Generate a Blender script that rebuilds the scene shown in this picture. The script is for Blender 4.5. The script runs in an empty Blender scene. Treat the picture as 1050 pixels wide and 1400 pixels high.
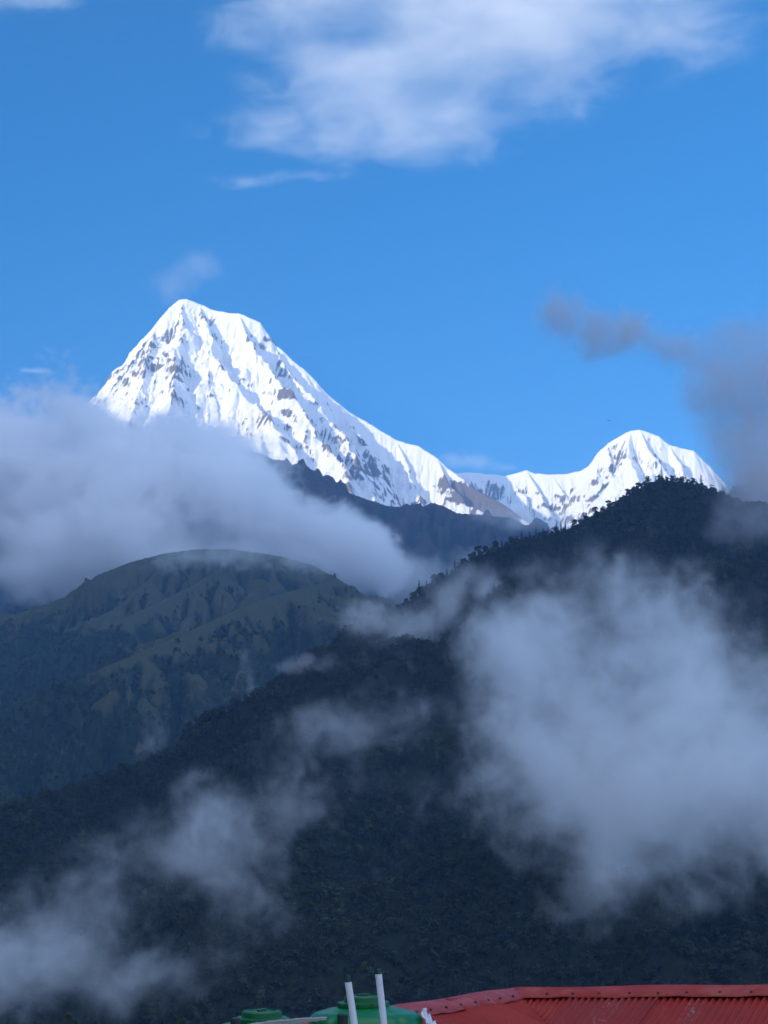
import bpy, bmesh, math, random
import numpy as np
from mathutils import Vector, Matrix
R = math.radians
scene = bpy.context.scene
COL = scene.collection

# ------------------------------------------------------------------ camera
F_PX = 2290.0                      # focal length in pixels of the 1050 x 1400 photograph
PITCH = R(12.1)
cam_data = bpy.data.cameras.new('camera')
cam = bpy.data.objects.new('camera', cam_data); COL.objects.link(cam)
cam.location = (0, 0, 0)
cam.rotation_euler = (R(90) + PITCH, 0, 0)
cam_data.sensor_fit = 'VERTICAL'
cam_data.sensor_height = 24.0
cam_data.lens = 24.0 * F_PX / 1400.0
cam_data.clip_start = 0.1
cam_data.clip_end = 120000.0
scene.camera = cam

# ------------------------------------------------------------------ sky and sun
SUN_DIR = Vector((-0.78, -0.57, 0.27)).normalized()       # towards the sun: low, behind and to the left
SUN_EL = math.asin(SUN_DIR.z)
SUN_AZ = math.atan2(SUN_DIR.x, SUN_DIR.y)
world = bpy.data.worlds.new('World'); scene.world = world
world.use_nodes = True
wn = world.node_tree; wn.nodes.clear()
sky = wn.nodes.new('ShaderNodeTexSky'); sky.sky_type = 'NISHITA'; sky.sun_disc = False
sky.sun_elevation = SUN_EL; sky.sun_rotation = SUN_AZ
sky.altitude = 2800; sky.air_density = 1.0; sky.dust_density = 0.0; sky.ozone_density = 2.0
hs = wn.nodes.new('ShaderNodeHueSaturation'); hs.inputs['Saturation'].default_value = 1.42
bg = wn.nodes.new('ShaderNodeBackground'); bg.inputs['Strength'].default_value = 0.12
wo = wn.nodes.new('ShaderNodeOutputWorld')
# broken bright cloud added as fill light, unseen behind and above the viewer (the view itself looks into the clear half)
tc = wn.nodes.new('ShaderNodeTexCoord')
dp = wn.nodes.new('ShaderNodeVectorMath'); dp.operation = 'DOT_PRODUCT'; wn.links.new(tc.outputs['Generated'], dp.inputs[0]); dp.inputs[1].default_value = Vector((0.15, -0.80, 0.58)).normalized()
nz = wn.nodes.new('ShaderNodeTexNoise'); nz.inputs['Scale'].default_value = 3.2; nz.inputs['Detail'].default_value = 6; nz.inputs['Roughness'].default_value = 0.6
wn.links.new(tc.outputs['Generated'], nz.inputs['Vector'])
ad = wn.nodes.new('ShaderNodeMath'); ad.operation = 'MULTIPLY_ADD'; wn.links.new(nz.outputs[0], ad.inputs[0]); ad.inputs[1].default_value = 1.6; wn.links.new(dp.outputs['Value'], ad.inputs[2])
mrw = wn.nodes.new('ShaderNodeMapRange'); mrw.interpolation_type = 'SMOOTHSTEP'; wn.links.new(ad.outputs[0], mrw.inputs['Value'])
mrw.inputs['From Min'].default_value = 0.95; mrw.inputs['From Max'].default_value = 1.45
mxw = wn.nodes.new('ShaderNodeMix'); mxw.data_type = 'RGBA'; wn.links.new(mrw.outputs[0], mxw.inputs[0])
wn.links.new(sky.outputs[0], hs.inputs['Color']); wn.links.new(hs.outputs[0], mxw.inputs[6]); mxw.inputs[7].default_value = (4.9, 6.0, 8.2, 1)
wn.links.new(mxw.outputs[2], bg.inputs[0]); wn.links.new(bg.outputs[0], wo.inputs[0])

sun_data = bpy.data.lights.new('sun', 'SUN'); sun_data.energy = 3.9; sun_data.angle = R(0.5); sun_data.color = (1.0, 0.83, 0.56)
sun = bpy.data.objects.new('sun', sun_data); COL.objects.link(sun)
sun.rotation_euler = SUN_DIR.to_track_quat('Z', 'Y').to_euler()

vs = scene.view_settings
vs.view_transform = 'Standard'; vs.look = 'None'; vs.gamma = 1.0; vs.use_curve_mapping = False
vs.exposure = 0.9
cy = scene.cycles
cy.volume_bounces = 14; cy.max_bounces = 16; cy.diffuse_bounces = 2; cy.glossy_bounces = 2; cy.transparent_max_bounces = 8
cy.volume_step_rate = 3.0; cy.volume_max_steps = 256
cy.use_adaptive_sampling = True; cy.adaptive_threshold = 0.02
cy.use_denoising = True

# ------------------------------------------------------------------ helpers
CP, SP = math.cos(PITCH), math.sin(PITCH)
def at(px, py, Y):
    """the point at world depth Y that the photograph shows at pixel (px, py)"""
    u, v = (px - 525.0) / F_PX, (700.0 - py) / F_PX
    d = (u, CP - v * SP, SP + v * CP)
    k = Y / d[1]
    return np.array((d[0] * k, Y, d[2] * k))

def tag(o, label=None, cat=None, group=None, kind=None):
    if label: o['label'] = label
    if cat: o['category'] = cat
    if group: o['group'] = group
    if kind: o['kind'] = kind
    return o

def link(name, me, mat=None, parent=None):
    o = bpy.data.objects.new(name, me); COL.objects.link(o)
    if mat is not None:
        for m in (mat if isinstance(mat, (list, tuple)) else [mat]): me.materials.append(m)
    if parent is not None: o.parent = parent
    return o

# --- noise on numpy arrays
_rng = np.random.RandomState(7)
_perm = _rng.permutation(1024); _perm = np.concatenate([_perm, _perm]).astype(np.int64)
_ga = _rng.rand(1024) * 2 * np.pi
_gx, _gy = np.cos(_ga), np.sin(_ga)
_hv = _rng.rand(1024, 3)
def perlin(x, y, seed=0):
    x = x + seed * 37.13; y = y + seed * 11.71
    xi = np.floor(x).astype(np.int64); yi = np.floor(y).astype(np.int64)
    xf = x - xi; yf = y - yi
    u = xf * xf * xf * (xf * (xf * 6 - 15) + 10); v = yf * yf * yf * (yf * (yf * 6 - 15) + 10)
    def g(ix, iy, dx, dy):
        h = _perm[(_perm[ix & 1023] + iy) & 1023]
        return _gx[h] * dx + _gy[h] * dy
    a = g(xi, yi, xf, yf); b = g(xi + 1, yi, xf - 1, yf)
    c = g(xi, yi + 1, xf, yf - 1); d = g(xi + 1, yi + 1, xf - 1, yf - 1)
    return (a + u * (b - a) + v * ((c + u * (d - c)) - (a + u * (b - a)))) * 1.4
def fbm(x, y, octv=5, seed=0, gain=0.5, lac=2.03):
    s = 0; a = 1.0; f = 1.0
    for i in range(octv):
        s = s + a * perlin(x * f, y * f, seed + i * 3); a *= gain; f *= lac
    return s
def ridged(x, y, octv=5, seed=0, gain=0.5, lac=2.07):
    s = 0; a = 1.0; f = 1.0; w = 1.0
    for i in range(octv):
        n = 1 - np.abs(perlin(x * f, y * f, seed + i * 5)); n = n * n * w
        s = s + a * n; w = np.clip(n * 1.6, 0, 1); a *= gain; f *= lac
    return s
def sstep(a, b, x):
    t = np.clip((x - a) / (b - a), 0, 1); return t * t * (3 - 2 * t)

def ridge_field(X, Y, ridges):
    """height as the upper envelope of slopes that fall from crest lines. A ridge is (points, steepness near the crest, steepness far off, distance of the change).
    Returns height, distance from the winning crest, run along it and its number."""
    H = np.full(X.shape, -1e9); D = np.zeros(X.shape); T = np.zeros(X.shape); ID = np.zeros(X.shape, int)
    for n, (pts, s0, s1, dc) in enumerate(ridges):
        run = 0.0
        for a, b in zip(pts[:-1], pts[1:]):
            ax, ay, az = a; ex, ey, ez = b[0] - a[0], b[1] - a[1], b[2] - a[2]
            L2 = ex * ex + ey * ey + 1e-9; L = math.sqrt(L2)
            t = np.clip(((X - ax) * ex + (Y - ay) * ey) / L2, 0, 1)
            d = np.hypot(X - ax - t * ex, Y - ay - t * ey)
            h = az + t * ez - (s1 * d + (s0 - s1) * dc * (1 - np.exp(-d / dc)))
            m = h > H
            H = np.where(m, h, H); D = np.where(m, d, D); T = np.where(m, run + t * L, T); ID = np.where(m, n, ID)
            run += L
    return H, D, T, ID

def grid_mesh(name, X, Y, Z, keep=None):
    ny, nx = X.shape
    co = np.stack([X, Y, Z], -1).reshape(-1, 3).astype(np.float32)
    i = np.arange(ny * nx).reshape(ny, nx)
    q = np.stack([i[:-1, :-1], i[:-1, 1:], i[1:, 1:], i[1:, :-1]], -1).reshape(-1, 4)
    me = bpy.data.meshes.new(name)
    me.vertices.add(len(co)); me.vertices.foreach_set('co', co.ravel())
    me.loops.add(q.size); me.loops.foreach_set('vertex_index', q.ravel().astype(np.int32))
    me.polygons.add(len(q)); me.polygons.foreach_set('loop_start', np.arange(0, q.size, 4, dtype=np.int32))
    me.update(calc_edges=True)
    me.polygons.foreach_set('use_smooth', np.ones(len(q), bool))
    return me
def attr(me, name, arr):
    a = me.attributes.new(name, 'FLOAT', 'POINT'); a.data.foreach_set('value', np.ascontiguousarray(arr, np.float32).ravel())

def slope_of(X, Y, Z):
    gy, gx = np.gradient(Z, Y[:, 0], X[0, :]); return np.hypot(gx, gy), gx, gy
def blur(a, n):
    for _ in range(n):
        a = (a + np.roll(a, 1, 0) + np.roll(a, -1, 0)) / 3; a = (a + np.roll(a, 1, 1) + np.roll(a, -1, 1)) / 3
    return a

def erode(Z, res, drops, steps, seed, cap_k=6.0, er=0.35, dep=0.25, inertia=0.06, batches=6, limit=3.0):
    """rain running down the slope cuts gullies and drops what it carries"""
    r = np.random.RandomState(seed); ny, nx = Z.shape; H = Z.ravel() / res; n = drops // batches
    for b in range(batches):
        x = r.rand(n) * (nx - 3) + 1; y = r.rand(n) * (ny - 3) + 1; dx = np.zeros(n); dy = np.zeros(n); v = np.ones(n); w = np.ones(n); sed = np.zeros(n)
        for k in range(steps):
            ix = x.astype(int); iy = y.astype(int); u = x - ix; q = y - iy; i0 = iy * nx + ix
            a, bb, c, d = H[i0], H[i0 + 1], H[i0 + nx], H[i0 + nx + 1]
            gx = (bb - a) * (1 - q) + (d - c) * q; gy = (c - a) * (1 - u) + (d - bb) * u
            h0 = a * (1 - u) * (1 - q) + bb * u * (1 - q) + c * (1 - u) * q + d * u * q
            dx = dx * inertia - gx * (1 - inertia); dy = dy * inertia - gy * (1 - inertia); l = np.hypot(dx, dy) + 1e-9; dx /= l; dy /= l
            x2 = np.clip(x + dx, 1, nx - 2.01); y2 = np.clip(y + dy, 1, ny - 2.01)
            jx = x2.astype(int); jy = y2.astype(int); s_ = x2 - jx; t_ = y2 - jy; j0 = jy * nx + jx
            h1 = H[j0] * (1 - s_) * (1 - t_) + H[j0 + 1] * s_ * (1 - t_) + H[j0 + nx] * (1 - s_) * t_ + H[j0 + nx + 1] * s_ * t_
            dh = h1 - h0; cap = np.maximum(-dh, 0.01) * v * w * cap_k
            up = dh > 0
            amt = np.where(up, np.minimum(dh, sed), np.where(sed > cap, (sed - cap) * dep, -np.minimum((cap - sed) * er, np.maximum(-dh, 0) * 0.5))) * 0.10
            sed = sed - amt
            for o_, wt in ((0, (1 - u) * (1 - q)), (1, u * (1 - q)), (nx, (1 - u) * q), (nx + 1, u * q)):
                H += np.bincount(i0 + o_, weights=amt * wt, minlength=H.size)
            v = np.clip(np.sqrt(np.maximum(v * v - dh * 2.0, 0.01)), 0, limit); w = w * 0.985; x, y = x2, y2
    return H.reshape(Z.shape) * res

# --- node helper
class NT:
    def __init__(s, name):
        s.m = bpy.data.materials.new(name); s.m.use_nodes = True; s.t = s.m.node_tree; s.t.nodes.clear()
        s.out = s.t.nodes.new('ShaderNodeOutputMaterial')
    def n(s, kind, ins=None, **props):
        nd = s.t.nodes.new('ShaderNode' + kind)
        for k, v in props.items(): setattr(nd, k, v)
        for k, v in (ins or {}).items():
            if hasattr(v, 'is_output'): s.t.links.new(v, nd.inputs[k])
            else: nd.inputs[k].default_value = v
        return nd
    def math(s, op, a, b=0.0, c=0.0, clamp=False):
        nd = s.t.nodes.new('ShaderNodeMath'); nd.operation = op; nd.use_clamp = clamp
        for i, v in enumerate((a, b, c)):
            if hasattr(v, 'is_output'): s.t.links.new(v, nd.inputs[i])
            else: nd.inputs[i].default_value = v
        return nd.outputs[0]
    def mix(s, f, a, b):
        nd = s.t.nodes.new('ShaderNodeMix'); nd.data_type = 'RGBA'
        for i, v in ((0, f), (6, a), (7, b)):
            if hasattr(v, 'is_output'): s.t.links.new(v, nd.inputs[i])
            else: nd.inputs[i].default_value = v if i == 0 else tuple(v) + (1.0,) * (4 - len(v))
        return nd.outputs[2]
    def ramp(s, f, lo, hi):
        nd = s.n('MapRange', {'Value': f, 'From Min': lo, 'From Max': hi}); nd.interpolation_type = 'SMOOTHSTEP'; return nd.outputs[0]
    def noise(s, vec, scale, detail=4, rough=0.55, dist=0.0):
        return s.n('TexNoise', {'Vector': vec, 'Scale': scale, 'Detail': detail, 'Roughness': rough, 'Distortion': dist}).outputs[0]
    def attr(s, name): return s.n('Attribute', attribute_name=name).outputs['Fac']
    def bsdf(s, col, rough=0.8, spec=0.2, bump=None, bstr=0.3, bdist=1.0, metal=0.0):
        p = s.n('BsdfPrincipled', {'Base Color': col if hasattr(col, 'is_output') else tuple(col) + (1.0,), 'Roughness': rough, 'Specular IOR Level': spec, 'Metallic': metal})
        if bump is not None:
            b = s.n('Bump', {'Height': bump, 'Strength': bstr, 'Distance': bdist}); s.t.links.new(b.outputs[0], p.inputs['Normal'])
        s.t.links.new(p.outputs[0], s.out.inputs['Surface']); return s.m

# ------------------------------------------------------------------ snow mountains
def snow_material(name, rock_a, rock_b):
    t = NT(name)
    pos = t.n('NewGeometry').outputs['Position']
    rock = t.attr('rock')
    n1 = t.noise(pos, 0.05, 7, 0.75); n2 = t.noise(pos, 0.12, 4, 0.6)
    f = t.math('ADD', rock, t.math('MULTIPLY', t.math('SUBTRACT', n1, 0.5), 0.75))
    f = t.ramp(f, 0.40, 0.62)
    rc = t.mix(n2, rock_a, rock_b)
    col = t.mix(f, t.mix(t.noise(pos, 0.004, 3), (0.72, 0.735, 0.76), (0.79, 0.80, 0.81)), rc)
    return t.bsdf(col, 0.7, 0.15, t.math('ADD', n1, t.math('MULTIPLY', n2, 0.3)), 0.5, 10.0)

def rib(points, Y0, phi, slope_end=None):
    """a crest line down the front face: starts on the crest at depth Y0 and falls towards the camera at the angle phi"""
    p0 = at(points[0][0], points[0][1], Y0); tp = math.tan(R(phi)); out = [p0]
    y, z = Y0, p0[2]
    for px, py in points[1:]:
        e = at(px, py, 1.0)[2]
        y2 = (y * tp - z) / (tp - e)
        p = at(px, py, y2); out.append(p); y, z = y2, p[2]
    return out
def crest(points): return [at(*p) for p in points]

def snow_mountain(name, label, ridges, x0, x1, y0, y1, res, mat, rock_shade_spots, seed, base=1000.0, flute=1.0, streak=(0.72, 1.05)):
    nx, ny = int((x1 - x0) / res), int((y1 - y0) / res)
    X, Y = np.meshgrid(np.linspace(x0, x1, nx), np.linspace(y0, y1, ny))
    _, D0, T0, _ = ridge_field(X, Y, ridges[:1])
    w = sstep(15, 300, D0)
    wx = (fbm(X / 380, Y / 380, 4, seed) * 42 + fbm(X / 110, Y / 110, 3, seed + 31) * 16) * w; wy = (fbm(X / 380, Y / 380, 4, seed + 9) * 42 + fbm(X / 110, Y / 110, 3, seed + 33) * 16) * w
    H, D, T, ID = ridge_field(X + wx, Y + wy, ridges)
    s = T + ID * 911.0 + fbm(X / 150, Y / 150, 4, seed + 2) * 26
    s0 = T0 + fbm(X / 240, Y / 240, 4, seed + 14) * 60
    fl = (ridged(s / 120, D / 900 + ID * 3.1, 2, seed + 4) - 0.7) * 23 * sstep(6, 160, D)
    fl += (ridged(s / 46, D / 420 + ID * 1.7, 2, seed + 5) - 0.7) * 13 * sstep(3, 70, D)
    fl += (ridged(s0 / 21, D0 / 150, 2, seed + 15) - 0.7) * 3.5 * sstep(3, 40, D0)
    fl += (ridged(s0 / 210, D0 / 600, 3, seed + 16) - 0.8) * 30 * sstep(40, 400, D0)
    big = (ridged(X / 520, Y / 520, 6, seed + 6, 0.55) - 0.9) * 42 * sstep(40, 420, D0)
    med = fbm(X / 45, Y / 45, 4, seed + 7, 0.6) * 5 * sstep(5, 70, D0)
    top = fbm(X / 90, Y / 90, 4, seed + 8) * 5
    Z = H + fl * flute + big + med + top
    band = 170.0
    zb = Z + fbm(X / 420, Y / 420, 4, seed + 12) * 110
    k = zb / band; kf = k - np.floor(k)
    terr = (sstep(0.40, 0.62, kf) - kf) * band
    Z = Z + 0.15 * terr * sstep(60, 300, D0) * sstep(-0.1, 0.5, fbm(X / 350, Y / 350, 3, seed + 13))
    Z = np.maximum(Z, base)
    Z = erode(Z, res, 60000, 36, seed)
    sl, gx, gy = slope_of(X, Y, Z)
    lap = blur(Z, 4) - Z
    rock = sstep(1.30, 2.5, blur(sl, 2)) * 0.50 - 0.04 - np.clip(lap / 40, -0.30, 0.30) + fbm(X / 260, Y / 260, 4, seed + 20) * 0.16 + fbm(X / 620, Y / 620, 3, seed + 23) * 0.34 - 0.03 + fbm(s0 / 26, D0 / 90, 4, seed + 21, 0.65) * 0.12 + fbm((X + 0.5 * Z) / 230 + wx / 90, (Z + 0.35 * X) / 42, 4, seed + 25, 0.55) * 0.24 * sstep(30, 150, D0)
    for c, r, a in rock_shade_spots:
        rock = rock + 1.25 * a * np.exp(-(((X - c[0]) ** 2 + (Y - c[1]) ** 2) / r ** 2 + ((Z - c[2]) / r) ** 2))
    rock = rock - 0.5 * (1 - sstep(6, 45, D0))
    me = grid_mesh(name, X, Y, Z); attr(me, 'rock', rock)
    return tag(link(name, me, mat), label, kind='structure')

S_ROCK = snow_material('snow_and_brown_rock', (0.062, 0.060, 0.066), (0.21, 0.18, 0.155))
Ya = 12400
ca = [(-60, 640, 11800), (60, 590, 12000), (118, 552, 12080), (150, 522, 12150), (185, 490, 12200), (200, 462, 12240), (215, 440, 12290), (232, 420, 12350), (245, 410, 12400), (256, 408, 12400), (272, 415, 12400),
      (290, 423, 12380), (310, 427, 12350), (326, 428, 12330), (341, 434, 12300), (355, 440, 12280), (365, 455, 12240), (372, 469, 12220), (386, 478, 12190), (400, 492, 12150), (416, 505, 12120), (432, 521, 12080), (446, 537, 12050),
      (462, 550, 12010), (480, 565, 11970), (500, 575, 11930), (520, 588, 11880), (541, 600, 11830), (556, 606, 11790), (572, 609, 11750), (586, 618, 11700), (598, 626, 11650), (612, 640, 11600), (630, 652, 11500), (655, 672, 11400), (690, 690, 11300), (730, 720, 11150)]
def on(pts, px):
    xs = [p[0] for p in pts]; return float(np.interp(px, xs, [p[1] for p in pts])), float(np.interp(px, xs, [p[2] for p in pts]))
def ribs(cr, lists, phi):
    out = []
    for l in lists:
        py, Y0 = on(cr, l[0][0]); out.append(rib([(l[0][0], py + 1)] + list(l[1:]), Y0, phi))
    return out
ra = [(crest(ca), 1.7, 1.32, 300)]
for p in ribs(ca, [[(250,), (247, 450), (241, 505), (237, 545), (240, 600), (250, 660)],
                   [(272,), (285, 455), (292, 492), (325, 525), (365, 566), (410, 625), (450, 690)],
                   [(326,), (348, 478), (380, 520), (420, 572), (462, 630), (490, 700)],
                   [(372,), (405, 520), (440, 556), (478, 600), (500, 650), (520, 710)],
                   [(215,), (200, 500), (185, 545), (170, 600)],
                   [(150,), (148, 550), (140, 600)],
                   [(462,), (496, 604), (515, 640), (540, 700)],
                   [(541,), (560, 640), (580, 690)],
                   [(598,), (612, 660), (640, 690), (690, 715)]], 47):
    ra.append((p, 1.75, 1.15, 230))
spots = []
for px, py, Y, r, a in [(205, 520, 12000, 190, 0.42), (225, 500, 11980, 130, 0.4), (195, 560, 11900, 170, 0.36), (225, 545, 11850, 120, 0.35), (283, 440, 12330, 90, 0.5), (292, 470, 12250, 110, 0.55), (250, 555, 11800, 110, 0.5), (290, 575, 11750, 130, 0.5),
                        (470, 640, 11500, 150, 0.3), (370, 462, 12200, 60, 0.35), (455, 555, 11950, 60, 0.3), (495, 660, 11300, 120, 0.35), (640, 668, 11400, 150, 0.7), (672, 688, 11330, 170, 0.8), (700, 700, 11250, 150, 0.8), (618, 655, 11480, 90, 0.4), (345, 545, 11900, 90, 0.35), (320, 530, 11950, 80, 0.3)]:  # spots on the right tail: dark rock that also paints in a cloud's shadow
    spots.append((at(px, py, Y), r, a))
a0, a1 = at(-60, 600, 12000)[0], at(760, 600, 11500)[0]
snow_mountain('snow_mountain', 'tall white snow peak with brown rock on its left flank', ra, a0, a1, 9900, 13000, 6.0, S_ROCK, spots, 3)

ch = [(560, 660, 13500), (600, 650, 13450), (640, 645, 13400), (690, 650, 13300), (705, 647, 13280), (720, 642, 13250), (732, 647, 13230), (750, 648, 13180), (775, 647, 13150), (795, 643, 13120), (808, 634, 13100), (818, 618, 13080), (832, 605, 13060), (848, 596, 13040), (862, 588, 13020),
      (875, 587, 13000), (890, 592, 12980), (902, 597, 12950), (915, 607, 12920), (930, 612, 12900), (948, 616, 12870), (958, 625, 12850), (970, 637, 12820), (988, 657, 12780), (1010, 690, 12700), (1060, 760, 12500)]
rh = [(crest(ch), 1.7, 1.3, 300)]
for p in ribs(ch, [[(640,), (660, 700), (690, 750)], [(700,), (712, 680), (735, 740)], [(720,), (745, 690), (770, 740)], [(755,), (780, 690), (800, 740)], [(790,), (806, 680), (830, 740)], [(818,), (822, 660), (835, 720)],
                   [(862,), (858, 625), (868, 650), (890, 690), (910, 740)], [(875,), (892, 625), (925, 660), (960, 720)], [(915,), (938, 650), (960, 690)], [(832,), (836, 640), (850, 700)]], 47):
    rh.append((p, 1.6, 1.1, 170))
sph = [(at(px, py, Y), r, a) for px, py, Y, r, a in [(835, 608, 13000, 70, 0.4), (862, 630, 12900, 90, 0.4), (900, 620, 12850, 110, 0.25), (720, 680, 13050, 150, 0.3), (670, 675, 13150, 150, 0.3), (765, 685, 12950, 130, 0.25), (890, 600, 12950, 40, 0.3)]]
b0, b1 = at(560, 650, 13300)[0], at(1075, 650, 12800)[0]
snow_mountain('snow_mountain', 'smaller white snow peak rising behind the dark wooded ridge', rh, b0, b1, 11300, 13700, 6.5, S_ROCK, sph, 11)

# ------------------------------------------------------------------ hills
def hill_field(ridges, x0, x1, y0, y1, res, seed, base, warp=(300, 60), gully=(160, 34), rough=(420, 60), near=18, rain=60000):
    nx, ny = int((x1 - x0) / res), int((y1 - y0) / res)
    X, Y = np.meshgrid(np.linspace(x0, x1, nx), np.linspace(y0, y1, ny))
    H, D, T, ID = ridge_field(X, Y, ridges)
    w = sstep(near, 300, D)
    wx = fbm(X / warp[0], Y / warp[0], 4, seed) * warp[1] * w; wy = fbm(X / warp[0], Y / warp[0], 4, seed + 9) * warp[1] * w
    H, D, T, ID = ridge_field(X + wx, Y + wy, ridges)
    s = T + ID * 911.0 + fbm(X / 260, Y / 260, 3, seed + 2) * 60
    g = (ridged(s / gully[0], D / (gully[0] * 6) + ID * 3.1, 3, seed + 4) - 0.75) * gully[1] * sstep(near, 260, D)
    g += (ridged(s / (gully[0] * 0.4), D / (gully[0] * 2.5) + ID * 1.3, 2, seed + 5) - 0.75) * gully[1] * 0.35 * sstep(near * 0.5, 120, D)
    g += (ridged(X / rough[0], Y / rough[0], 5, seed + 6, 0.5) - 0.9) * rough[1] * sstep(near * 2, 350, D)
    Z = np.maximum(H + g, base + fbm(X / 300, Y / 300, 3, seed + 8) * 10)
    if rain: Z = erode(Z, res, rain, 44, seed, 8.0)
    return X, Y, Z, D

def hill_material(name, green, grass, soil, scale=1.0, spec=0.1):
    t = NT(name)
    pos = t.n('NewGeometry').outputs['Position']
    a = t.attr('grass'); r = t.attr('soil')
    n1 = t.noise(pos, 0.012 * scale, 6, 0.65); n2 = t.noise(pos, 0.07 * scale, 5, 0.65)
    f = t.ramp(t.math('ADD', a, t.math('MULTIPLY', t.math('SUBTRACT', n1, 0.5), 1.2)), 0.35, 0.65)
    g = t.mix(n2, [c * 0.6 for c in green], [c * 1.5 for c in green]); h = t.mix(n2, [c * 0.65 for c in grass], [c * 1.4 for c in grass])
    c = t.mix(f, g, h)
    fs = t.ramp(t.math('ADD', r, t.math('MULTIPLY', t.math('SUBTRACT', n2, 0.5), 1.0)), 0.5, 0.75)
    return t.bsdf(t.mix(fs, c, soil), 0.95, spec, t.math('ADD', n2, n1), 0.6, 6.0)

M_HILL = hill_material('hill_grass_and_scrub', (0.016, 0.030, 0.015), (0.056, 0.060, 0.029), (0.12, 0.10, 0.075))
M_FAR = hill_material('alpine_slope', (0.024, 0.030, 0.020), (0.050, 0.046, 0.032), (0.12, 0.105, 0.09), 0.6)
M_FLOOR = hill_material('forest_floor', (0.016, 0.021, 0.012), (0.028, 0.030, 0.017), (0.06, 0.05, 0.035))

def lay(name, label, X, Y, Z, mat, grass, soil):
    me = grid_mesh(name, X, Y, Z); attr(me, 'grass', grass); attr(me, 'soil', soil)
    return tag(link(name, me, mat), label, kind='structure')

# dark shoulder below the snow
c3 = crest([(40, 640, 9000), (200, 606, 8900), (300, 606, 8750), (362, 621, 8600), (385, 636, 8560), (402, 648, 8520), (430, 656, 8480), (470, 670, 8400), (505, 683, 8330), (530, 691, 8280), (575, 694, 8200), (589, 687, 8180), (604, 690, 8150), (626, 701, 8100), (660, 703, 8050), (700, 707, 8000), (720, 718, 7960), (760, 742, 7850), (820, 790, 7650)])
r3 = [(c3, 0.78, 0.60, 300), (rib([(470, 671), (500, 720), (520, 790), (530, 860)], 8400, 33), 0.7, 0.55, 200), (rib([(605, 691), (625, 740), (640, 800)], 8150, 33), 0.7, 0.55, 200), (rib([(362, 622), (380, 700), (390, 780)], 8600, 33), 0.7, 0.55, 200)]
X, Y, Z, D = hill_field(r3, at(0, 600, 8600)[0], at(860, 700, 8000)[0], 5900, 9300, 13, 31, 200, gully=(230, 95), rough=(420, 120), rain=90000)
lay('mountainside', 'dark blue hazy mountainside below the snow line', X, Y, Z, M_FAR, 0.55 + fbm(X / 400, Y / 400, 5, 5) * 0.5 - np.clip((blur(Z, 6) - Z) / 22, -0.3, 0.5), 0.2 + fbm(X / 90, Y / 90, 4, 6) * 0.25)

# grassy hill on the left
c2 = crest([(-160, 935, 4900), (-80, 885, 5000), (0, 846, 5080), (55, 827, 5120), (98, 816, 5150), (114, 802, 5170), (133, 785, 5190), (180, 767, 5230), (228, 755, 5270), (270, 750, 5300), (314, 750, 5330), (370, 757, 5360), (423, 770, 5380), (457, 787, 5390), (500, 815, 5400), (550, 860, 5400), (620, 940, 5380)])
s2 = crest([(452, 785, 4950), (455, 794, 4700), (430, 798, 4500), (400, 806, 4380), (343, 824, 4250), (310, 838, 4150), (274, 855, 4050), (235, 872, 3960), (194, 889, 3870), (140, 912, 3770), (90, 933, 3690), (0, 970, 3560), (-110, 1014, 3420)])
s2b = crest([(455, 794, 4700), (475, 799, 4620), (491, 808, 4560), (508, 822, 4500), (530, 845, 4420), (565, 885, 4320), (610, 950, 4200)])
sb = crest([(314, 752, 5320), (300, 778, 5150), (262, 800, 5020), (205, 828, 4860), (150, 852, 4740), (100, 872, 4650), (40, 897, 4540), (-30, 925, 4430), (-110, 955, 4330)])
sc = crest([(131, 787, 5190), (112, 820, 5080), (70, 850, 4960), (20, 872, 4850), (-60, 905, 4700)])
r2 = [(c2, 0.95, 0.72, 260), (s2, 0.90, 0.66, 160), (s2b, 0.9, 0.66, 160), (sb, 0.95, 0.72, 120), (sc, 0.95, 0.72, 120), (rib([(228, 756), (205, 790), (165, 822)], 5270, 36), 0.9, 0.7, 100), (rib([(370, 758), (372, 785), (345, 812)], 5360, 34), 0.9, 0.7, 100)]
for p in ([(400, 807), (392, 870), (365, 940), (335, 1010)], [(343, 825), (330, 880), (300, 950), (270, 1030)], [(274, 856), (250, 925), (215, 1000), (170, 1080)], [(194, 890), (170, 960), (130, 1030)], [(90, 934), (70, 1010), (40, 1090)], [(475, 800), (462, 860), (430, 930)]):
    r2.append((rib(p, float(np.interp(p[0][0], [90, 194, 274, 343, 400, 475], [3690, 3870, 4050, 4250, 4380, 4620])), 35), 0.85, 0.64, 110))
X2, Y2, Z2, D2 = hill_field(r2, at(-120, 900, 5000)[0], at(640, 900, 5000)[0], 2900, 6000, 8, 41, -150, gully=(190, 92), rough=(300, 95), rain=160000)
Z2 = Z2 + (ridged(X2 / 95, Y2 / 95, 4, 48) - 0.8) * 18 * sstep(25, 140, D2)
zt = Z2 + fbm(X2 / 260, Y2 / 260, 4, 43) * 110
sl2, _, _ = slope_of(X2, Y2, Z2)
grass2 = sstep(480, 640, zt - (Y2 - 4200) * 0.22) * (0.78 + fbm(X2 / 190, Y2 / 190, 5, 47, 0.6) * 0.34)
lap2 = blur(Z2, 10) - Z2
grass2 = grass2 - np.clip(lap2 / 16, -0.25, 0.55) + fbm(X2 / 60, Y2 / 60, 4, 49, 0.6) * 0.16 * (grass2 > 0.2)
lay('hill', 'brown and green grassy hill with forest on its lower slopes', X2, Y2, Z2, M_HILL, grass2, 0.12 + sstep(0.95, 1.7, sl2) * 0.30 + fbm(X2 / 70, Y2 / 70, 4, 45) * 0.25)

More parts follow.
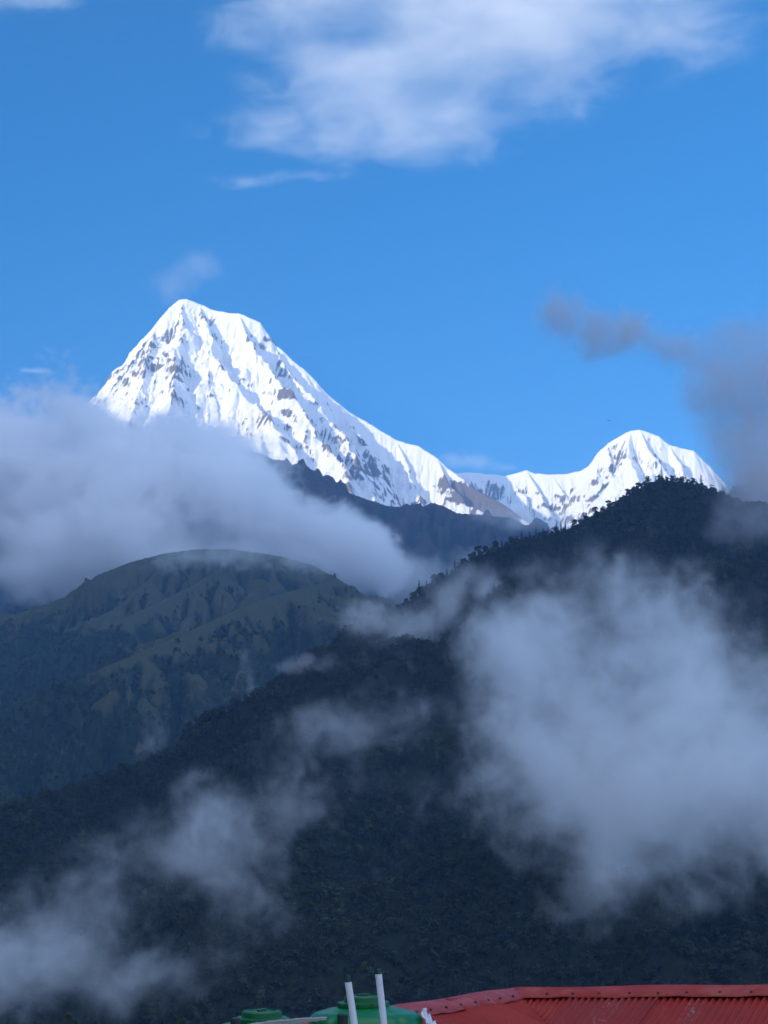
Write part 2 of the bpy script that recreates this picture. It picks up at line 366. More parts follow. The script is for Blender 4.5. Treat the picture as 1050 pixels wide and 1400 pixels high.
# wooded ridge across the valley
k1 = [(-140, 1140, 1850), (-60, 1118, 1900), (0, 1103, 1950), (100, 1075, 2000), (200, 1040, 2080), (330, 973, 2200), (420, 925, 2280), (480, 890, 2350), (545, 850, 2430), (566, 826, 2460), (582, 808, 2480), (612, 790, 2510), (650, 764, 2560), (700, 745, 2590), (732, 738, 2610), (780, 724, 2640), (830, 698, 2680),
      (850, 685, 2700), (870, 672, 2720), (888, 662, 2740), (906, 659, 2750), (936, 663, 2760), (962, 669, 2760), (985, 680, 2750), (1010, 697, 2740), (1060, 740, 2700), (1150, 830, 2600)]
k1 = [(a_, b_ - 4, c_) for a_, b_, c_ in k1]; c1 = crest(k1)
r1 = [(c1, 0.72, 0.53, 300)] + [(rib(p, on(k1, p[0][0])[1], 30), 0.62, 0.5, 120) for p in
      ([(905, 661), (880, 740), (850, 850), (835, 930)], [(780, 726), (740, 800), (705, 890)], [(650, 766), (610, 850), (575, 960), (555, 1080)], [(985, 682), (1010, 760), (1040, 880)], [(420, 927), (400, 1000), (360, 1090), (330, 1180)], [(200, 1042), (190, 1110), (150, 1200)])]
X1, Y1, Z1, D1 = hill_field(r1, at(-160, 1000, 2200)[0], at(1210, 900, 2700)[0], 500, 3300, 7, 51, -260, warp=(260, 40), gully=(210, 50), rough=(360, 48), near=14)
Z1 = Z1 - sstep(1300, 700, Y1) * 60
Z1 = Z1 - 0.85 * np.maximum(0, Y1 - np.interp(X1, [p[0] for p in c1[:-2]], [p[1] for p in c1[:-2]]))     # the far side drops away steeply
lay('wooded_ridge', 'dark forested ridge falling from upper right to lower left', X1, Y1, Z1, M_FLOOR, 0.15 + fbm(X1 / 200, Y1 / 200, 4, 53) * 0.25, 0.05 + fbm(X1 / 60, Y1 / 60, 4, 54) * 0.2)

# higher misty ridge on the right, behind it
c1b = crest([(860, 800, 3500), (930, 735, 3550), (985, 705, 3600), (1012, 680, 3640), (1050, 650, 3700), (1110, 605, 3800), (1250, 530, 3950)])
Xb, Yb, Zb, Db = hill_field([(c1b, 0.75, 0.55, 300)], at(840, 700, 3500)[0], at(1330, 700, 3800)[0], 2700, 4600, 14, 61, -100, near=14)
lay('wooded_ridge', 'misty dark ridge rising at the right behind the cloud', Xb, Yb, Zb, M_FLOOR, 0.1 + 0 * Xb, 0.05 + 0 * Xb)

# range added out of view on the west, raised to shade the valley
cw = [np.array(p, float) for p in ((-5600, -5500, 3500), (-5200, -1500, 3600), (-5300, 2000, 3750), (-5100, 5200, 3750), (-5400, 8200, 3350), (-6200, 10200, 2300))]
Xw, Yw, Zw, Dw = hill_field([(cw, 1.0, 0.85, 600)], -9200, -2300, -7500, 11500, 70, 71, -200, warp=(900, 150), gully=(500, 110), rough=(1500, 240), near=60, rain=0)
lay('added_shade_range', 'unseen wooded range added west of the valley to shade it', Xw, Yw, Zw, M_FAR, 0.3 + fbm(Xw / 900, Yw / 900, 4, 75) * 0.3, 0.1 + 0 * Xw)

# valley floor sheet out to the horizon
bm = bmesh.new(); bmesh.ops.create_grid(bm, x_segments=2, y_segments=2, size=20000)
me = bpy.data.meshes.new('ground'); bm.to_mesh(me); bm.free()
o = tag(link('ground', me, M_FLOOR), 'dark valley ground', kind='structure'); o.location = (0, 0, -280)

# ------------------------------------------------------------------ woods
def leaf_material(name, a, b):
    t = NT(name)
    rnd = t.n('ObjectInfo').outputs['Random']
    nz = t.noise(t.n('TexCoord').outputs['Object'], 6.0, 2)
    f = t.math('ADD', t.math('MULTIPLY', rnd, 0.75), t.math('MULTIPLY', nz, 0.4), clamp=True)
    return t.bsdf(t.mix(f, a, b), 0.75, 0.25)
M_LEAF = leaf_material('broad_leaves', (0.018, 0.023, 0.014), (0.040, 0.046, 0.025))
M_NEEDLE = leaf_material('conifer_needles', (0.014, 0.020, 0.014), (0.030, 0.038, 0.024))
M_LIGHT = leaf_material('pale_broad_leaves', (0.035, 0.055, 0.022), (0.075, 0.100, 0.040))
tb = NT('bark'); M_BARK = tb.bsdf(tb.mix(tb.noise(tb.n('TexCoord').outputs['Object'], 14, 4), (0.045, 0.034, 0.026), (0.12, 0.095, 0.07)), 0.9, 0.1)

def quads_mesh(name, C, A, B, mat=None):
    """one small leaf-clump face at each centre C with half axes A and B"""
    n = len(C); co = np.stack([C - A - B, C + A - B, C + A + B, C - A + B], 1).reshape(-1, 3).astype(np.float32)
    me = bpy.data.meshes.new(name); me.vertices.add(n * 4); me.vertices.foreach_set('co', co.ravel())
    me.loops.add(n * 4); me.loops.foreach_set('vertex_index', np.arange(n * 4, dtype=np.int32))
    me.polygons.add(n); me.polygons.foreach_set('loop_start', np.arange(0, n * 4, 4, dtype=np.int32)); me.update(calc_edges=True)
    return me
def unit(v): return v / (np.linalg.norm(v, axis=-1, keepdims=True) + 1e-9)
def broad_crown(seed, n=260, leaf=0.055):
    r = np.random.RandomState(seed); k = r.randint(6, 10)
    ang = r.rand(k) * 6.28; rad = r.rand(k) ** 0.6 * 0.27
    cen = np.stack([np.cos(ang) * rad, np.sin(ang) * rad, 0.26 + r.rand(k) * 0.48], 1); cen[0] = (0.02, 0.0, 0.82)
    size = 0.12 + r.rand(k) * 0.13
    i = r.randint(0, k, n); d = unit(r.randn(n, 3)); d[:, 2] = np.where(r.rand(n) < 0.6, np.abs(d[:, 2]), d[:, 2]) * 0.95 - 0.08
    C = cen[i] + d * (size[i] * (0.72 + 0.34 * r.rand(n)))[:, None] * np.array((1.15, 1.15, 0.8))
    nn = unit(d + r.randn(n, 3) * 0.45); A = unit(np.cross(nn, r.randn(n, 3))); B = np.cross(nn, A)
    sz = leaf * (0.6 + 0.8 * r.rand(n)); return C, A * sz[:, None], B * (sz * 0.8)[:, None]
def conifer_crown(seed, n=240, leaf=0.05, slim=0.15):
    r = np.random.RandomState(seed); tiers = 9
    lev = r.rand(n) ** 0.8; lev = np.round(lev * tiers) / tiers + r.randn(n) * 0.012
    z = 0.14 + 0.84 * np.clip(lev, 0, 1); ang = r.rand(n) * 6.28
    lop = 0.75 + 0.35 * np.sin(ang * 2 + seed + lev * 9)
    rr = slim * (1.03 - np.clip(lev, 0, 1)) ** 0.75 * (0.25 + 0.75 * r.rand(n) ** 0.5) * lop + 0.008
    out = np.stack([np.cos(ang), np.sin(ang), 0 * ang], 1)
    C = out * rr[:, None]; C[:, 2] = z - rr * 0.35
    A = unit(out + np.array((0, 0, -0.35)) + r.randn(n, 3) * 0.15); B = unit(np.cross(A, np.array((0, 0, 1.0)) + r.randn(n, 3) * 0.4))
    sz = leaf * (0.5 + 0.8 * r.rand(n)) * (1.15 - 0.6 * np.clip(lev, 0, 1))
    return C, A * sz[:, None], B * (sz * 0.6)[:, None]
def stem(name, h, r0, seed, limbs=3):
    bm = bmesh.new(); rr = random.Random(seed)
    def tube(pts, rad):
        rings = []
        for p, q in zip(pts, rad): rings.append([bm.verts.new((p[0] + q * math.cos(a * 1.0472), p[1] + q * math.sin(a * 1.0472), p[2])) for a in range(6)])
        for u, v in zip(rings[:-1], rings[1:]):
            for a in range(6): bm.faces.new((u[a], u[(a + 1) % 6], v[(a + 1) % 6], v[a]))
        bm.faces.new(rings[-1])
    tube([(0, 0, -0.04), (0.01, 0, h * 0.35), (0.015, 0.01, h * 0.7), (0, 0, h)], [r0, r0 * 0.75, r0 * 0.5, r0 * 0.15])
    for i in range(limbs):
        a = rr.random() * 6.28; z = h * (0.4 + 0.4 * rr.random()); l = 0.2
        tube([(0.01, 0, z), (math.cos(a) * l * 0.5, math.sin(a) * l * 0.5, z + 0.07), (math.cos(a) * l, math.sin(a) * l, z + 0.18)], [r0 * 0.5, r0 * 0.35, r0 * 0.1])
    me = bpy.data.meshes.new(name); bm.to_mesh(me); bm.free(); return me

protos = bpy.data.collections.new('tree_kinds')           # the kinds the woods are grown from
kinds = []
for i in range(12):
    con = 6 <= i < 9
    C_, A_, B_ = (conifer_crown(i + 1, slim=0.13 + 0.03 * (i - 6)) if con else broad_crown(i + 20))
    me = quads_mesh('tree_kind', C_, A_, B_); me.materials.append(M_NEEDLE if con else M_LEAF if i < 6 else M_LIGHT); me.materials.append(M_BARK)
    bm = bmesh.new(); bm.from_mesh(me); nf = len(bm.faces); bm.from_mesh(stem('trunk', 0.8 if con else 0.6, 0.016, i, 0 if con else 3)); bm.faces.ensure_lookup_table()
    for f in bm.faces[nf:]: f.material_index = 1
    bm.to_mesh(me); bm.free()
    po = bpy.data.objects.new('tree_kind', me); protos.objects.link(po); kinds.append(po)

def sample(X, Y, Z, x, y):
    fx = (x - X[0, 0]) / (X[0, 1] - X[0, 0]); fy = (y - Y[0, 0]) / (Y[1, 0] - Y[0, 0])
    ix = np.clip(fx.astype(int), 0, X.shape[1] - 2); iy = np.clip(fy.astype(int), 0, X.shape[0] - 2); u = np.clip(fx - ix, 0, 1); v = np.clip(fy - iy, 0, 1)
    return Z[iy, ix] * (1 - u) * (1 - v) + Z[iy, ix + 1] * u * (1 - v) + Z[iy + 1, ix] * (1 - u) * v + Z[iy + 1, ix + 1] * u * v
def in_view(x, y, z, mx=90, top=-200, bot=1480):
    dep = y * CP + z * SP; px = 525 + F_PX * x / dep; py = 700 - F_PX * (z * CP - y * SP) / dep
    return (px > -mx) & (px < 1050 + mx) & (py > top) & (py < bot)
def forest(name, label, X, Y, Z, x0, x1, y0, y1, step, keep, size, conifers, seed, pale=-0.15):
    r = np.random.RandomState(seed)
    gx, gy = np.meshgrid(np.arange(x0, x1, step), np.arange(y0, y1, step)); x = (gx + r.rand(*gx.shape) * step * 0.95).ravel(); y = (gy + r.rand(*gy.shape) * step * 0.95).ravel()
    z = sample(X, Y, Z, x, y)
    m = in_view(x, y, z) & keep(x, y, z, r); x, y, z = x[m], y[m], z[m]; n = len(x)
    me = bpy.data.meshes.new(name); me.vertices.add(n); me.vertices.foreach_set('co', np.stack([x, y, z], 1).astype(np.float32).ravel())
    patch = fbm(x / 160, y / 160, 3, seed)
    con = r.rand(n) < np.clip(conifers + patch * 0.3, 0, 1)
    pick = np.where(con, 6 + r.randint(0, 3, n), np.where(r.rand(n) < np.clip(pale + fbm(x / 110, y / 110, 4, seed + 3) * 0.9, 0, 0.9), 9 + r.randint(0, 3, n), r.randint(0, 6, n))).astype(np.int32)
    sc = size * (0.65 + 0.65 * r.rand(n) ** 1.3) * np.where(con, 1.25, 1.0) * (1 + 0.2 * patch)
    attr(me, 'tall', sc); attr(me, 'turn', r.rand(n) * 6.28)
    a = me.attributes.new('pick', 'INT', 'POINT'); a.data.foreach_set('value', pick)
    ng = bpy.data.node_groups.new(name, 'GeometryNodeTree')
    ng.interface.new_socket('Geometry', in_out='INPUT', socket_type='NodeSocketGeometry'); ng.interface.new_socket('Geometry', in_out='OUTPUT', socket_type='NodeSocketGeometry')
    N = ng.nodes.new; L = ng.links.new
    gi, go = N('NodeGroupInput'), N('NodeGroupOutput'); ip = N('GeometryNodeInstanceOnPoints'); ci = N('GeometryNodeCollectionInfo')
    ci.inputs['Collection'].default_value = protos; ci.inputs['Separate Children'].default_value = True; ci.inputs['Reset Children'].default_value = True
    def na(nm, ty):
        q = N('GeometryNodeInputNamedAttribute'); q.data_type = ty; q.inputs[0].default_value = nm; return q.outputs[0]
    cx = N('ShaderNodeCombineXYZ'); L(na('turn', 'FLOAT'), cx.inputs[2])
    L(gi.outputs[0], ip.inputs['Points']); L(ci.outputs[0], ip.inputs['Instance']); ip.inputs['Pick Instance'].default_value = True
    L(na('pick', 'INT'), ip.inputs['Instance Index']); L(cx.outputs[0], ip.inputs['Rotation']); L(na('tall', 'FLOAT'), ip.inputs['Scale']); L(ip.outputs[0], go.inputs[0])
    o = link(name, me, None); md = o.modifiers.new('trees', 'NODES'); md.node_group = ng
    print('forest', n)
    return tag(o, label, kind='stuff')

forest('forest', 'dense dark forest covering the ridge that falls from upper right to lower left', X1, Y1, Z1, X1[0, 0], X1[0, -1], 850, 3000, 6.4,
       lambda x, y, z, r: (r.rand(len(x)) < 0.93) & (sample(X1, Y1, D1, x, y) > 5) & (y < sample(X1, Y1, Y1, x, y) + 1), 9.6, 0.18, 5)
forest('forest', 'dark forest on the misty ridge at the right', Xb, Yb, Zb, Xb[0, 0], Xb[0, -1], 2750, 3990, 10.0, lambda x, y, z, r: r.rand(len(x)) < 0.9, 13, 0.2, 6)
g2 = lambda x, y: sample(X2, Y2, grass2, x, y)
forest('forest', 'mixed forest on the lower slopes of the grassy hill', X2, Y2, Z2, X2[0, 0], X2[0, -1], 3000, 5100, 10.5,
       lambda x, y, z, r: r.rand(len(x)) < np.clip(1.05 - g2(x, y) * 1.25 + fbm(x / 120, y / 120, 3, 8) * 0.35, 0.015, 0.97), 12, 0.3, 7, 0.36)

# trees that stand out on the skyline of the wooded ridge
cone_leaf = []; cone_trunk = []; round_leaf = []; round_trunk = []
for i in range(4):
    C_, A_, B_ = conifer_crown(40 + i, 420, 0.04, (0.13, 0.17, 0.2, 0.11)[i]); m_ = quads_mesh('crown', C_, A_, B_); m_.materials.append(M_NEEDLE); cone_leaf.append(m_)
    m_ = stem('trunk', 0.9, 0.014, i, 0); m_.materials.append(M_BARK); cone_trunk.append(m_)
    C_, A_, B_ = broad_crown(60 + i, 420, 0.042); m_ = quads_mesh('crown', C_, A_, B_); m_.materials.append(M_LEAF); round_leaf.append(m_)
    m_ = stem('trunk', 0.6, 0.018, i + 9, 4); m_.materials.append(M_BARK); round_trunk.append(m_)
def skyline_tree(kind, px, top, h_px, label, k, group='trees on the skyline of the wooded ridge'):
    Y0 = on(k1, px)[1]; p = at(px, top + h_px, Y0)
    h = h_px * Y0 / F_PX; zg = float(sample(X1, Y1, Z1, np.array([p[0]]), np.array([p[1]]))[0])
    h = min(max(h, at(px, top, Y0)[2] - zg), h * 1.25)
    con = kind == 'conifer_tree'
    e = bpy.data.objects.new(kind, None); COL.objects.link(e); e.location = (p[0], p[1], zg); e.rotation_euler = (0, 0, px * 1.7); e.scale = (h * (1.0 if con else 1.15), h * (1.0 if con else 1.15), h); e.empty_display_size = 1.0
    tag(e, label, 'tree', group)
    link('trunk', (cone_trunk if con else round_trunk)[k % 4], None, e); link('crown', (cone_leaf if con else round_leaf)[k % 4], None, e)
ST = 'small dark %s tree among the many lining the skyline of the wooded ridge'
for kind, px, top, hp, lab in [('conifer_tree', 573, 805, 22, 'slim pointed conifer standing lowest on the skyline of the wooded ridge'), ('conifer_tree', 959, 652, 18, 'lone dark tree standing clear just right of the wooded summit'),
        ('broadleaf_tree', 594, 795, 15, 'flat topped tree leaning out over the lower end of the wooded ridge'), ('conifer_tree', 622, 774, 17, 'dark layered conifer near the lower end of the wooded ridge'), ('conifer_tree', 611, 781, 14, None), ('broadleaf_tree', 604, 789, 11, None),
        ('broadleaf_tree', 635, 768, 12, None), ('conifer_tree', 631, 770, 13, None), ('broadleaf_tree', 643, 764, 12, None), ('broadleaf_tree', 656, 754, 14, None), ('broadleaf_tree', 664, 750, 12, None), ('broadleaf_tree', 677, 742, 14, None), ('conifer_tree', 686, 740, 13, None), ('broadleaf_tree', 699, 735, 12, None),
        ('conifer_tree', 713, 730, 15, None), ('broadleaf_tree', 706, 734, 11, None), ('conifer_tree', 724, 729, 13, None), ('conifer_tree', 733, 726, 15, None), ('conifer_tree', 743, 724, 14, None), ('conifer_tree', 749, 725, 11, None), ('conifer_tree', 761, 717, 15, None), ('conifer_tree', 767, 717, 13, None), ('conifer_tree', 773, 713, 14, None),
        ('broadleaf_tree', 786, 712, 11, None), ('broadleaf_tree', 800, 703, 12, None), ('broadleaf_tree', 815, 695, 11, None), ('broadleaf_tree', 832, 686, 12, None), ('conifer_tree', 842, 680, 10, None), ('broadleaf_tree', 858, 668, 12, None), ('broadleaf_tree', 872, 661, 11, None), ('broadleaf_tree', 886, 654, 11, None), ('broadleaf_tree', 902, 651, 10, None),
        ('broadleaf_tree', 918, 653, 10, None), ('broadleaf_tree', 933, 655, 10, None), ('broadleaf_tree', 947, 659, 10, None), ('conifer_tree', 953, 659, 9, None), ('broadleaf_tree', 974, 667, 11, None), ('conifer_tree', 583, 800, 14, None), ('broadleaf_tree', 564, 822, 12, None)]:
    skyline_tree(kind, px, top, hp, lab or ST % ('pointed' if kind[0] == 'c' else 'round topped'), int(px * 7) % 13)

# ------------------------------------------------------------------ the village edge in front
def smooth(me):
    me.polygons.foreach_set('use_smooth', np.ones(len(me.polygons), bool)); return me
def bm_link(name, bm, mat, parent=None, sm=False):
    bmesh.ops.recalc_face_normals(bm, faces=bm.faces)
    me = bpy.data.meshes.new(name); bm.to_mesh(me); bm.free()
    if sm: smooth(me)
    return link(name, me, mat, parent)
def lathe(bm, prof, seg=64, dent=None):
    rings = []
    for r, z in prof:
        ring = []
        for i in range(seg):
            a = 2 * math.pi * i / seg; rr = r + (dent(a, r, z) if dent else 0)
            ring.append(bm.verts.new((rr * math.cos(a), rr * math.sin(a), z)))
        rings.append(ring)
    for u, v in zip(rings[:-1], rings[1:]):
        for i in range(seg): bm.faces.new((u[i], u[(i + 1) % seg], v[(i + 1) % seg], v[i]))
    bm.faces.new(rings[0][::-1]); bm.faces.new(rings[-1])
def bevel_box(bm, c, h, bev=0.01, rot=None):
    r = bmesh.ops.create_cube(bm, size=1.0); vs_ = r['verts']
    bmesh.ops.scale(bm, vec=[2 * k for k in h], verts=vs_)
    if rot is not None: bmesh.ops.rotate(bm, cent=(0, 0, 0), matrix=rot, verts=vs_)
    bmesh.ops.translate(bm, vec=c, verts=vs_)
    es = list({e for v in vs_ for e in v.link_edges})
    if bev: bmesh.ops.bevel(bm, geom=es, offset=bev, segments=2, affect='EDGES', profile=0.5)

t = NT('green_plastic'); pos = t.n('TexCoord').outputs['Object']
dirt = t.ramp(t.noise(pos, 5.0, 6, 0.65), 0.48, 0.75)
M_TANK = t.bsdf(t.mix(t.math('MULTIPLY', dirt, 0.45), (0.001, 0.15, 0.032), (0.012, 0.15, 0.050)), 0.34, 0.5, t.noise(pos, 9.0, 3), 0.08, 0.02)
t = NT('dark_green_plastic'); M_LID = t.bsdf(t.mix(t.ramp(t.noise(t.n('TexCoord').outputs['Object'], 9.0, 5), 0.45, 0.75), (0.001, 0.10, 0.024), (0.010, 0.10, 0.038)), 0.4, 0.45)
t = NT('white_pipe_plastic'); M_PIPE = t.bsdf(t.mix(t.ramp(t.noise(t.n('TexCoord').outputs['Object'], 12.0, 5, 0.7), 0.5, 0.8), (0.78, 0.76, 0.78), (0.52, 0.50, 0.48)), 0.5, 0.4)
t = NT('dark_fitting'); M_DARK = t.bsdf(t.mix(t.noise(t.n('TexCoord').outputs['Object'], 30.0, 4), (0.010, 0.018, 0.014), (0.035, 0.045, 0.035)), 0.55, 0.4)
t = NT('tip_green'); M_TIP = t.bsdf(t.mix(t.noise(t.n('TexCoord').outputs['Object'], 30.0, 4), (0.008, 0.040, 0.022), (0.02, 0.075, 0.045)), 0.5, 0.4)
t = NT('weathered_wood'); pos = t.n('TexCoord').outputs['Object']; mp = t.n('Mapping', {'Vector': pos, 'Scale': (2.0, 40.0, 40.0)}).outputs[0]
M_BOARD = t.bsdf(t.mix(t.noise(mp, 2.0, 6, 0.7), (0.16, 0.14, 0.12), (0.50, 0.47, 0.43)), 0.9, 0.1, t.noise(mp, 3.0, 5), 0.5, 0.01)
t = NT('concrete'); pos = t.n('NewGeometry').outputs['Position']
M_CONC = t.bsdf(t.mix(t.noise(pos, 3.0, 7, 0.65), (0.20, 0.19, 0.18), (0.42, 0.41, 0.39)), 0.9, 0.2, t.noise(pos, 30, 4), 0.3, 0.01)
t = NT('plaster'); M_PLASTER = t.bsdf(t.mix(t.noise(t.n('NewGeometry').outputs['Position'], 2.0, 6, 0.65), (0.42, 0.38, 0.33), (0.60, 0.57, 0.52)), 0.9, 0.1)
t = NT('pale_plastic_sheet'); M_SHEET = t.bsdf(t.mix(t.noise(t.n('TexCoord').outputs['Object'], 20.0, 5), (0.50, 0.50, 0.55), (0.80, 0.80, 0.84)), 0.5, 0.4)
t = NT('red_painted_sheet'); pos = t.n('NewGeometry').outputs['Position']
tone = t.attr('tone'); chip = t.attr('chip')
base = t.mix(t.noise(pos, 2.5, 6, 0.6), (0.290, 0.013, 0.006), (0.390, 0.024, 0.011))
base = t.mix(tone, base, (0.240, 0.022, 0.018))
fk = t.math('MULTIPLY', chip, t.ramp(t.noise(pos, 26.0, 4, 0.7, 0.6), 0.56, 0.64))
base = t.mix(fk, base, (0.62, 0.58, 0.56))
streak = t.ramp(t.noise(t.n('CombineXYZ', {'X': t.attr('across'), 'Y': t.attr('along')}).outputs[0], 1.0, 5, 0.65), 0.50, 0.72)
base = t.mix(t.math('MULTIPLY', streak, 0.55), base, (0.17, 0.030, 0.022))
dust = t.ramp(t.noise(pos, 9.0, 6, 0.7), 0.50, 0.80)
M_ROOF = t.bsdf(t.mix(t.math('MULTIPLY', dust, 0.25), base, (0.30, 0.12, 0.10)), 0.52, 0.28)
t = NT('red_ridge_sheet'); pos = t.n('NewGeometry').outputs['Position']
M_CAP = t.bsdf(t.mix(t.ramp(t.noise(pos, 4.0, 6, 0.65), 0.40, 0.72), (0.35, 0.026, 0.014), (0.43, 0.075, 0.050)), 0.46, 0.35, t.noise(pos, 6.0, 3), 0.25, 0.05)

PLAT_Z = -2.30
# green water tanks
def water_tank(px, lid_top, Y0, dia, lid_d, label, turn, height):
    p = at(px, lid_top, Y0); e = bpy.data.objects.new('water_tank', None); COL.objects.link(e); zt = p[2]
    e.location = (p[0], p[1], PLAT_Z); e.rotation_euler = (0, 0, turn)
    tag(e, label, 'water tank', 'green water tanks')
    H = zt - PLAT_Z; Rr = dia / 2; nl = lid_d / 2; s = H - 0.095
    prof = [(Rr * 0.96, 0.0), (Rr, 0.03)]
    z = 0.03; zs = s - 0.14
    while z < zs - 0.16:
        prof += [(Rr, z + 0.03), (Rr - 0.014, z + 0.05), (Rr - 0.014, z + 0.09), (Rr, z + 0.11)]; z += 0.14
    for k in range(9):
        a = k / 8 * math.pi / 2
        prof.append((Rr - 0.12 * (1 - math.cos(a)), zs + 0.10 * math.sin(a)))
    prof += [(nl + 0.11, s - 0.022), (nl + 0.05, s - 0.012), (nl + 0.015, s - 0.002), (nl - 0.01, s + 0.004), (nl - 0.012, s + 0.03)]
    def dent(a, r, z):
        k = max(0.0, math.cos(a * 5)) ** 18
        return -0.018 * k if zs - 0.01 < z < s - 0.005 and r > nl + 0.04 else 0.0
    bm = bmesh.new(); lathe(bm, prof, 120, dent); bm_link('body', bm, M_TANK, e, True)
    bm = bmesh.new(); lathe(bm, [(nl + 0.012, s - 0.012), (nl + 0.018, s + 0.004), (nl + 0.016, s + 0.026), (nl, s + 0.032), (nl - 0.035, s + 0.036), (nl - 0.040, s + 0.070), (nl - 0.050, s + 0.080), (nl - 0.075, s + 0.083), (nl - 0.08, s + 0.072), (0.03, s + 0.074)], 72)
    for k in range(12):
        a = k * math.pi / 6; bevel_box(bm, ((nl + 0.006) * math.cos(a), (nl + 0.006) * math.sin(a), s + 0.018), (0.016, 0.012, 0.014), 0.003, Matrix.Rotation(a, 3, 'Z'))
    lid = bm_link('lid', bm, M_LID, e); lid.rotation_euler = (0.012, -0.02, 0)
    bm = bmesh.new(); bevel_box(bm, (0, 0, s + 0.086), (0.06, 0.012, 0.008), 0.004); bm_link('handle', bm, M_LID, lid)
water_tank(500, 1358, 14.0, 0.93, 0.385, 'green round water tank with lid standing behind the two white poles', 0.35, 1.3)
water_tank(358, 1378.5, 13.4, 0.93, 0.385, 'lower green water tank behind the weathered board, only its lid showing', 1.1, 1.3)

# platform the tanks stand on
e = bpy.data.objects.new('tank_platform', None); COL.objects.link(e); e.location = (-0.9, 12.9, -6.2); tag(e, 'grey concrete platform carrying the water tanks', 'platform')
bm = bmesh.new(); bevel_box(bm, (0, 0, 6.2 + PLAT_Z - 0.093), (2.6, 2.6, 0.09), 0.015); bm_link('slab', bm, M_CONC, e)
for sx in (-1, 1):
    for sy in (-1, 1):
        bm = bmesh.new(); bevel_box(bm, (sx * 2.3, sy * 2.3, 1.70), (0.15, 0.15, 1.995), 0.01); bm_link('column', bm, M_CONC, e)

def pole_between(bm, p, q, r0, r1=None, seg=20):
    p, q = Vector(p), Vector(q); d = q - p; r1 = r0 if r1 is None else r1
    m = Matrix.Translation((p + q) / 2) @ d.to_track_quat('Z', 'Y').to_matrix().to_4x4()
    bmesh.ops.create_cone(bm, cap_ends=True, segments=seg, radius1=r0, radius2=r1, depth=d.length, matrix=m)
# white poles with dark green tips
def white_pole(top, low, tip_y, w_px, label, tip_r):
    Y0 = 12.3
    a, b = at(low[0], low[1], Y0), at(top[0], top[1], Y0); d = unit((b - a)[None])[0]
    foot = a + d * ((PLAT_Z - a[2]) / d[2]); r = w_px * Y0 / F_PX / 2
    e = bpy.data.objects.new('white_pole', None); COL.objects.link(e); e.location = tuple(foot); tag(e, label, 'pole', 'white poles in front of the water tank')
    tip = at(top[0] - 0.4, tip_y, Y0)
    bm = bmesh.new(); pole_between(bm, (0, 0, 0), b - foot, r); bm_link('shaft', bm, M_PIPE, e)
    bm = bmesh.new(); pole_between(bm, b - foot, (b + (tip - b) * 0.72) - foot, r * 0.82, r * 0.74); pole_between(bm, (b + (tip - b) * 0.72) - foot, tip - foot, r * 0.74, r * tip_r); bm_link('tip', bm, M_TIP, e)
white_pole((476, 1343), (484.5, 1400), 1333, 9.2, 'shorter white pole with a blunt dark green tip before the green tank', 0.6)
white_pole((517.5, 1332), (525, 1400), 1324, 8.8, 'taller white pole with a dark green tip before the green tank', 0.2)

# dark capped posts
def post(px, top, Y0, stem_px, cap_px, label, kind):
    p = at(px, top, Y0); k = Y0 / F_PX; h = p[2] - PLAT_Z
    e = bpy.data.objects.new('capped_post', None); COL.objects.link(e); e.location = (p[0], p[1], PLAT_Z); tag(e, label, 'post', 'dark posts along the bottom edge')
    bm = bmesh.new(); pole_between(bm, (0, 0, 0), (0, 0, h - 3 * k), stem_px * k / 2); bm_link('stem', bm, M_DARK, e, False)
    bm = bmesh.new()
    if kind == 'mushroom': lathe(bm, [(stem_px * k * 0.52, h - 7 * k), (cap_px * k * 0.5, h - 4.5 * k), (cap_px * k * 0.52, h - 1.5 * k), (cap_px * k * 0.36, h - 0.3 * k), (0.1 * k, h)], 24)
    elif kind == 'fork':
        pole_between(bm, (-1.0 * k, 0, h - 5 * k), (-4.5 * k, 0, h - 1.5 * k), 1.9 * k); pole_between(bm, (0.5 * k, 0, h - 6 * k), (3.0 * k, 0, h), 2.1 * k)
    else: lathe(bm, [(cap_px * k * 0.46, h - 14 * k), (cap_px * k * 0.5, h - 13 * k), (cap_px * k * 0.5, h - 1.5 * k), (cap_px * k * 0.42, h), (0.2 * k, h + 0.1 * k)], 24)
    bm_link('cap', bm, M_DARK if kind != 'tip' else M_TIP, e)
post(94.5, 1385, 11.6, 4.5, 9.5, 'dark post with a mushroom shaped cap, farthest left', 'mushroom')
post(106.8, 1395, 11.6, 3.0, 4.5, 'tiny green tipped post beside the mushroom capped post', 'tip')
post(243, 1387.5, 11.6, 4.5, 8, 'dark post with a forked top standing left of the tanks', 'fork')
post(322, 1391.5, 11.6, 9, 13.5, 'thick dark capped post at the left end of the weathered board', 'thick')
post(468.5, 1386, 11.6, 9, 14, 'thick dark capped post at the foot of the shorter white pole', 'thick')

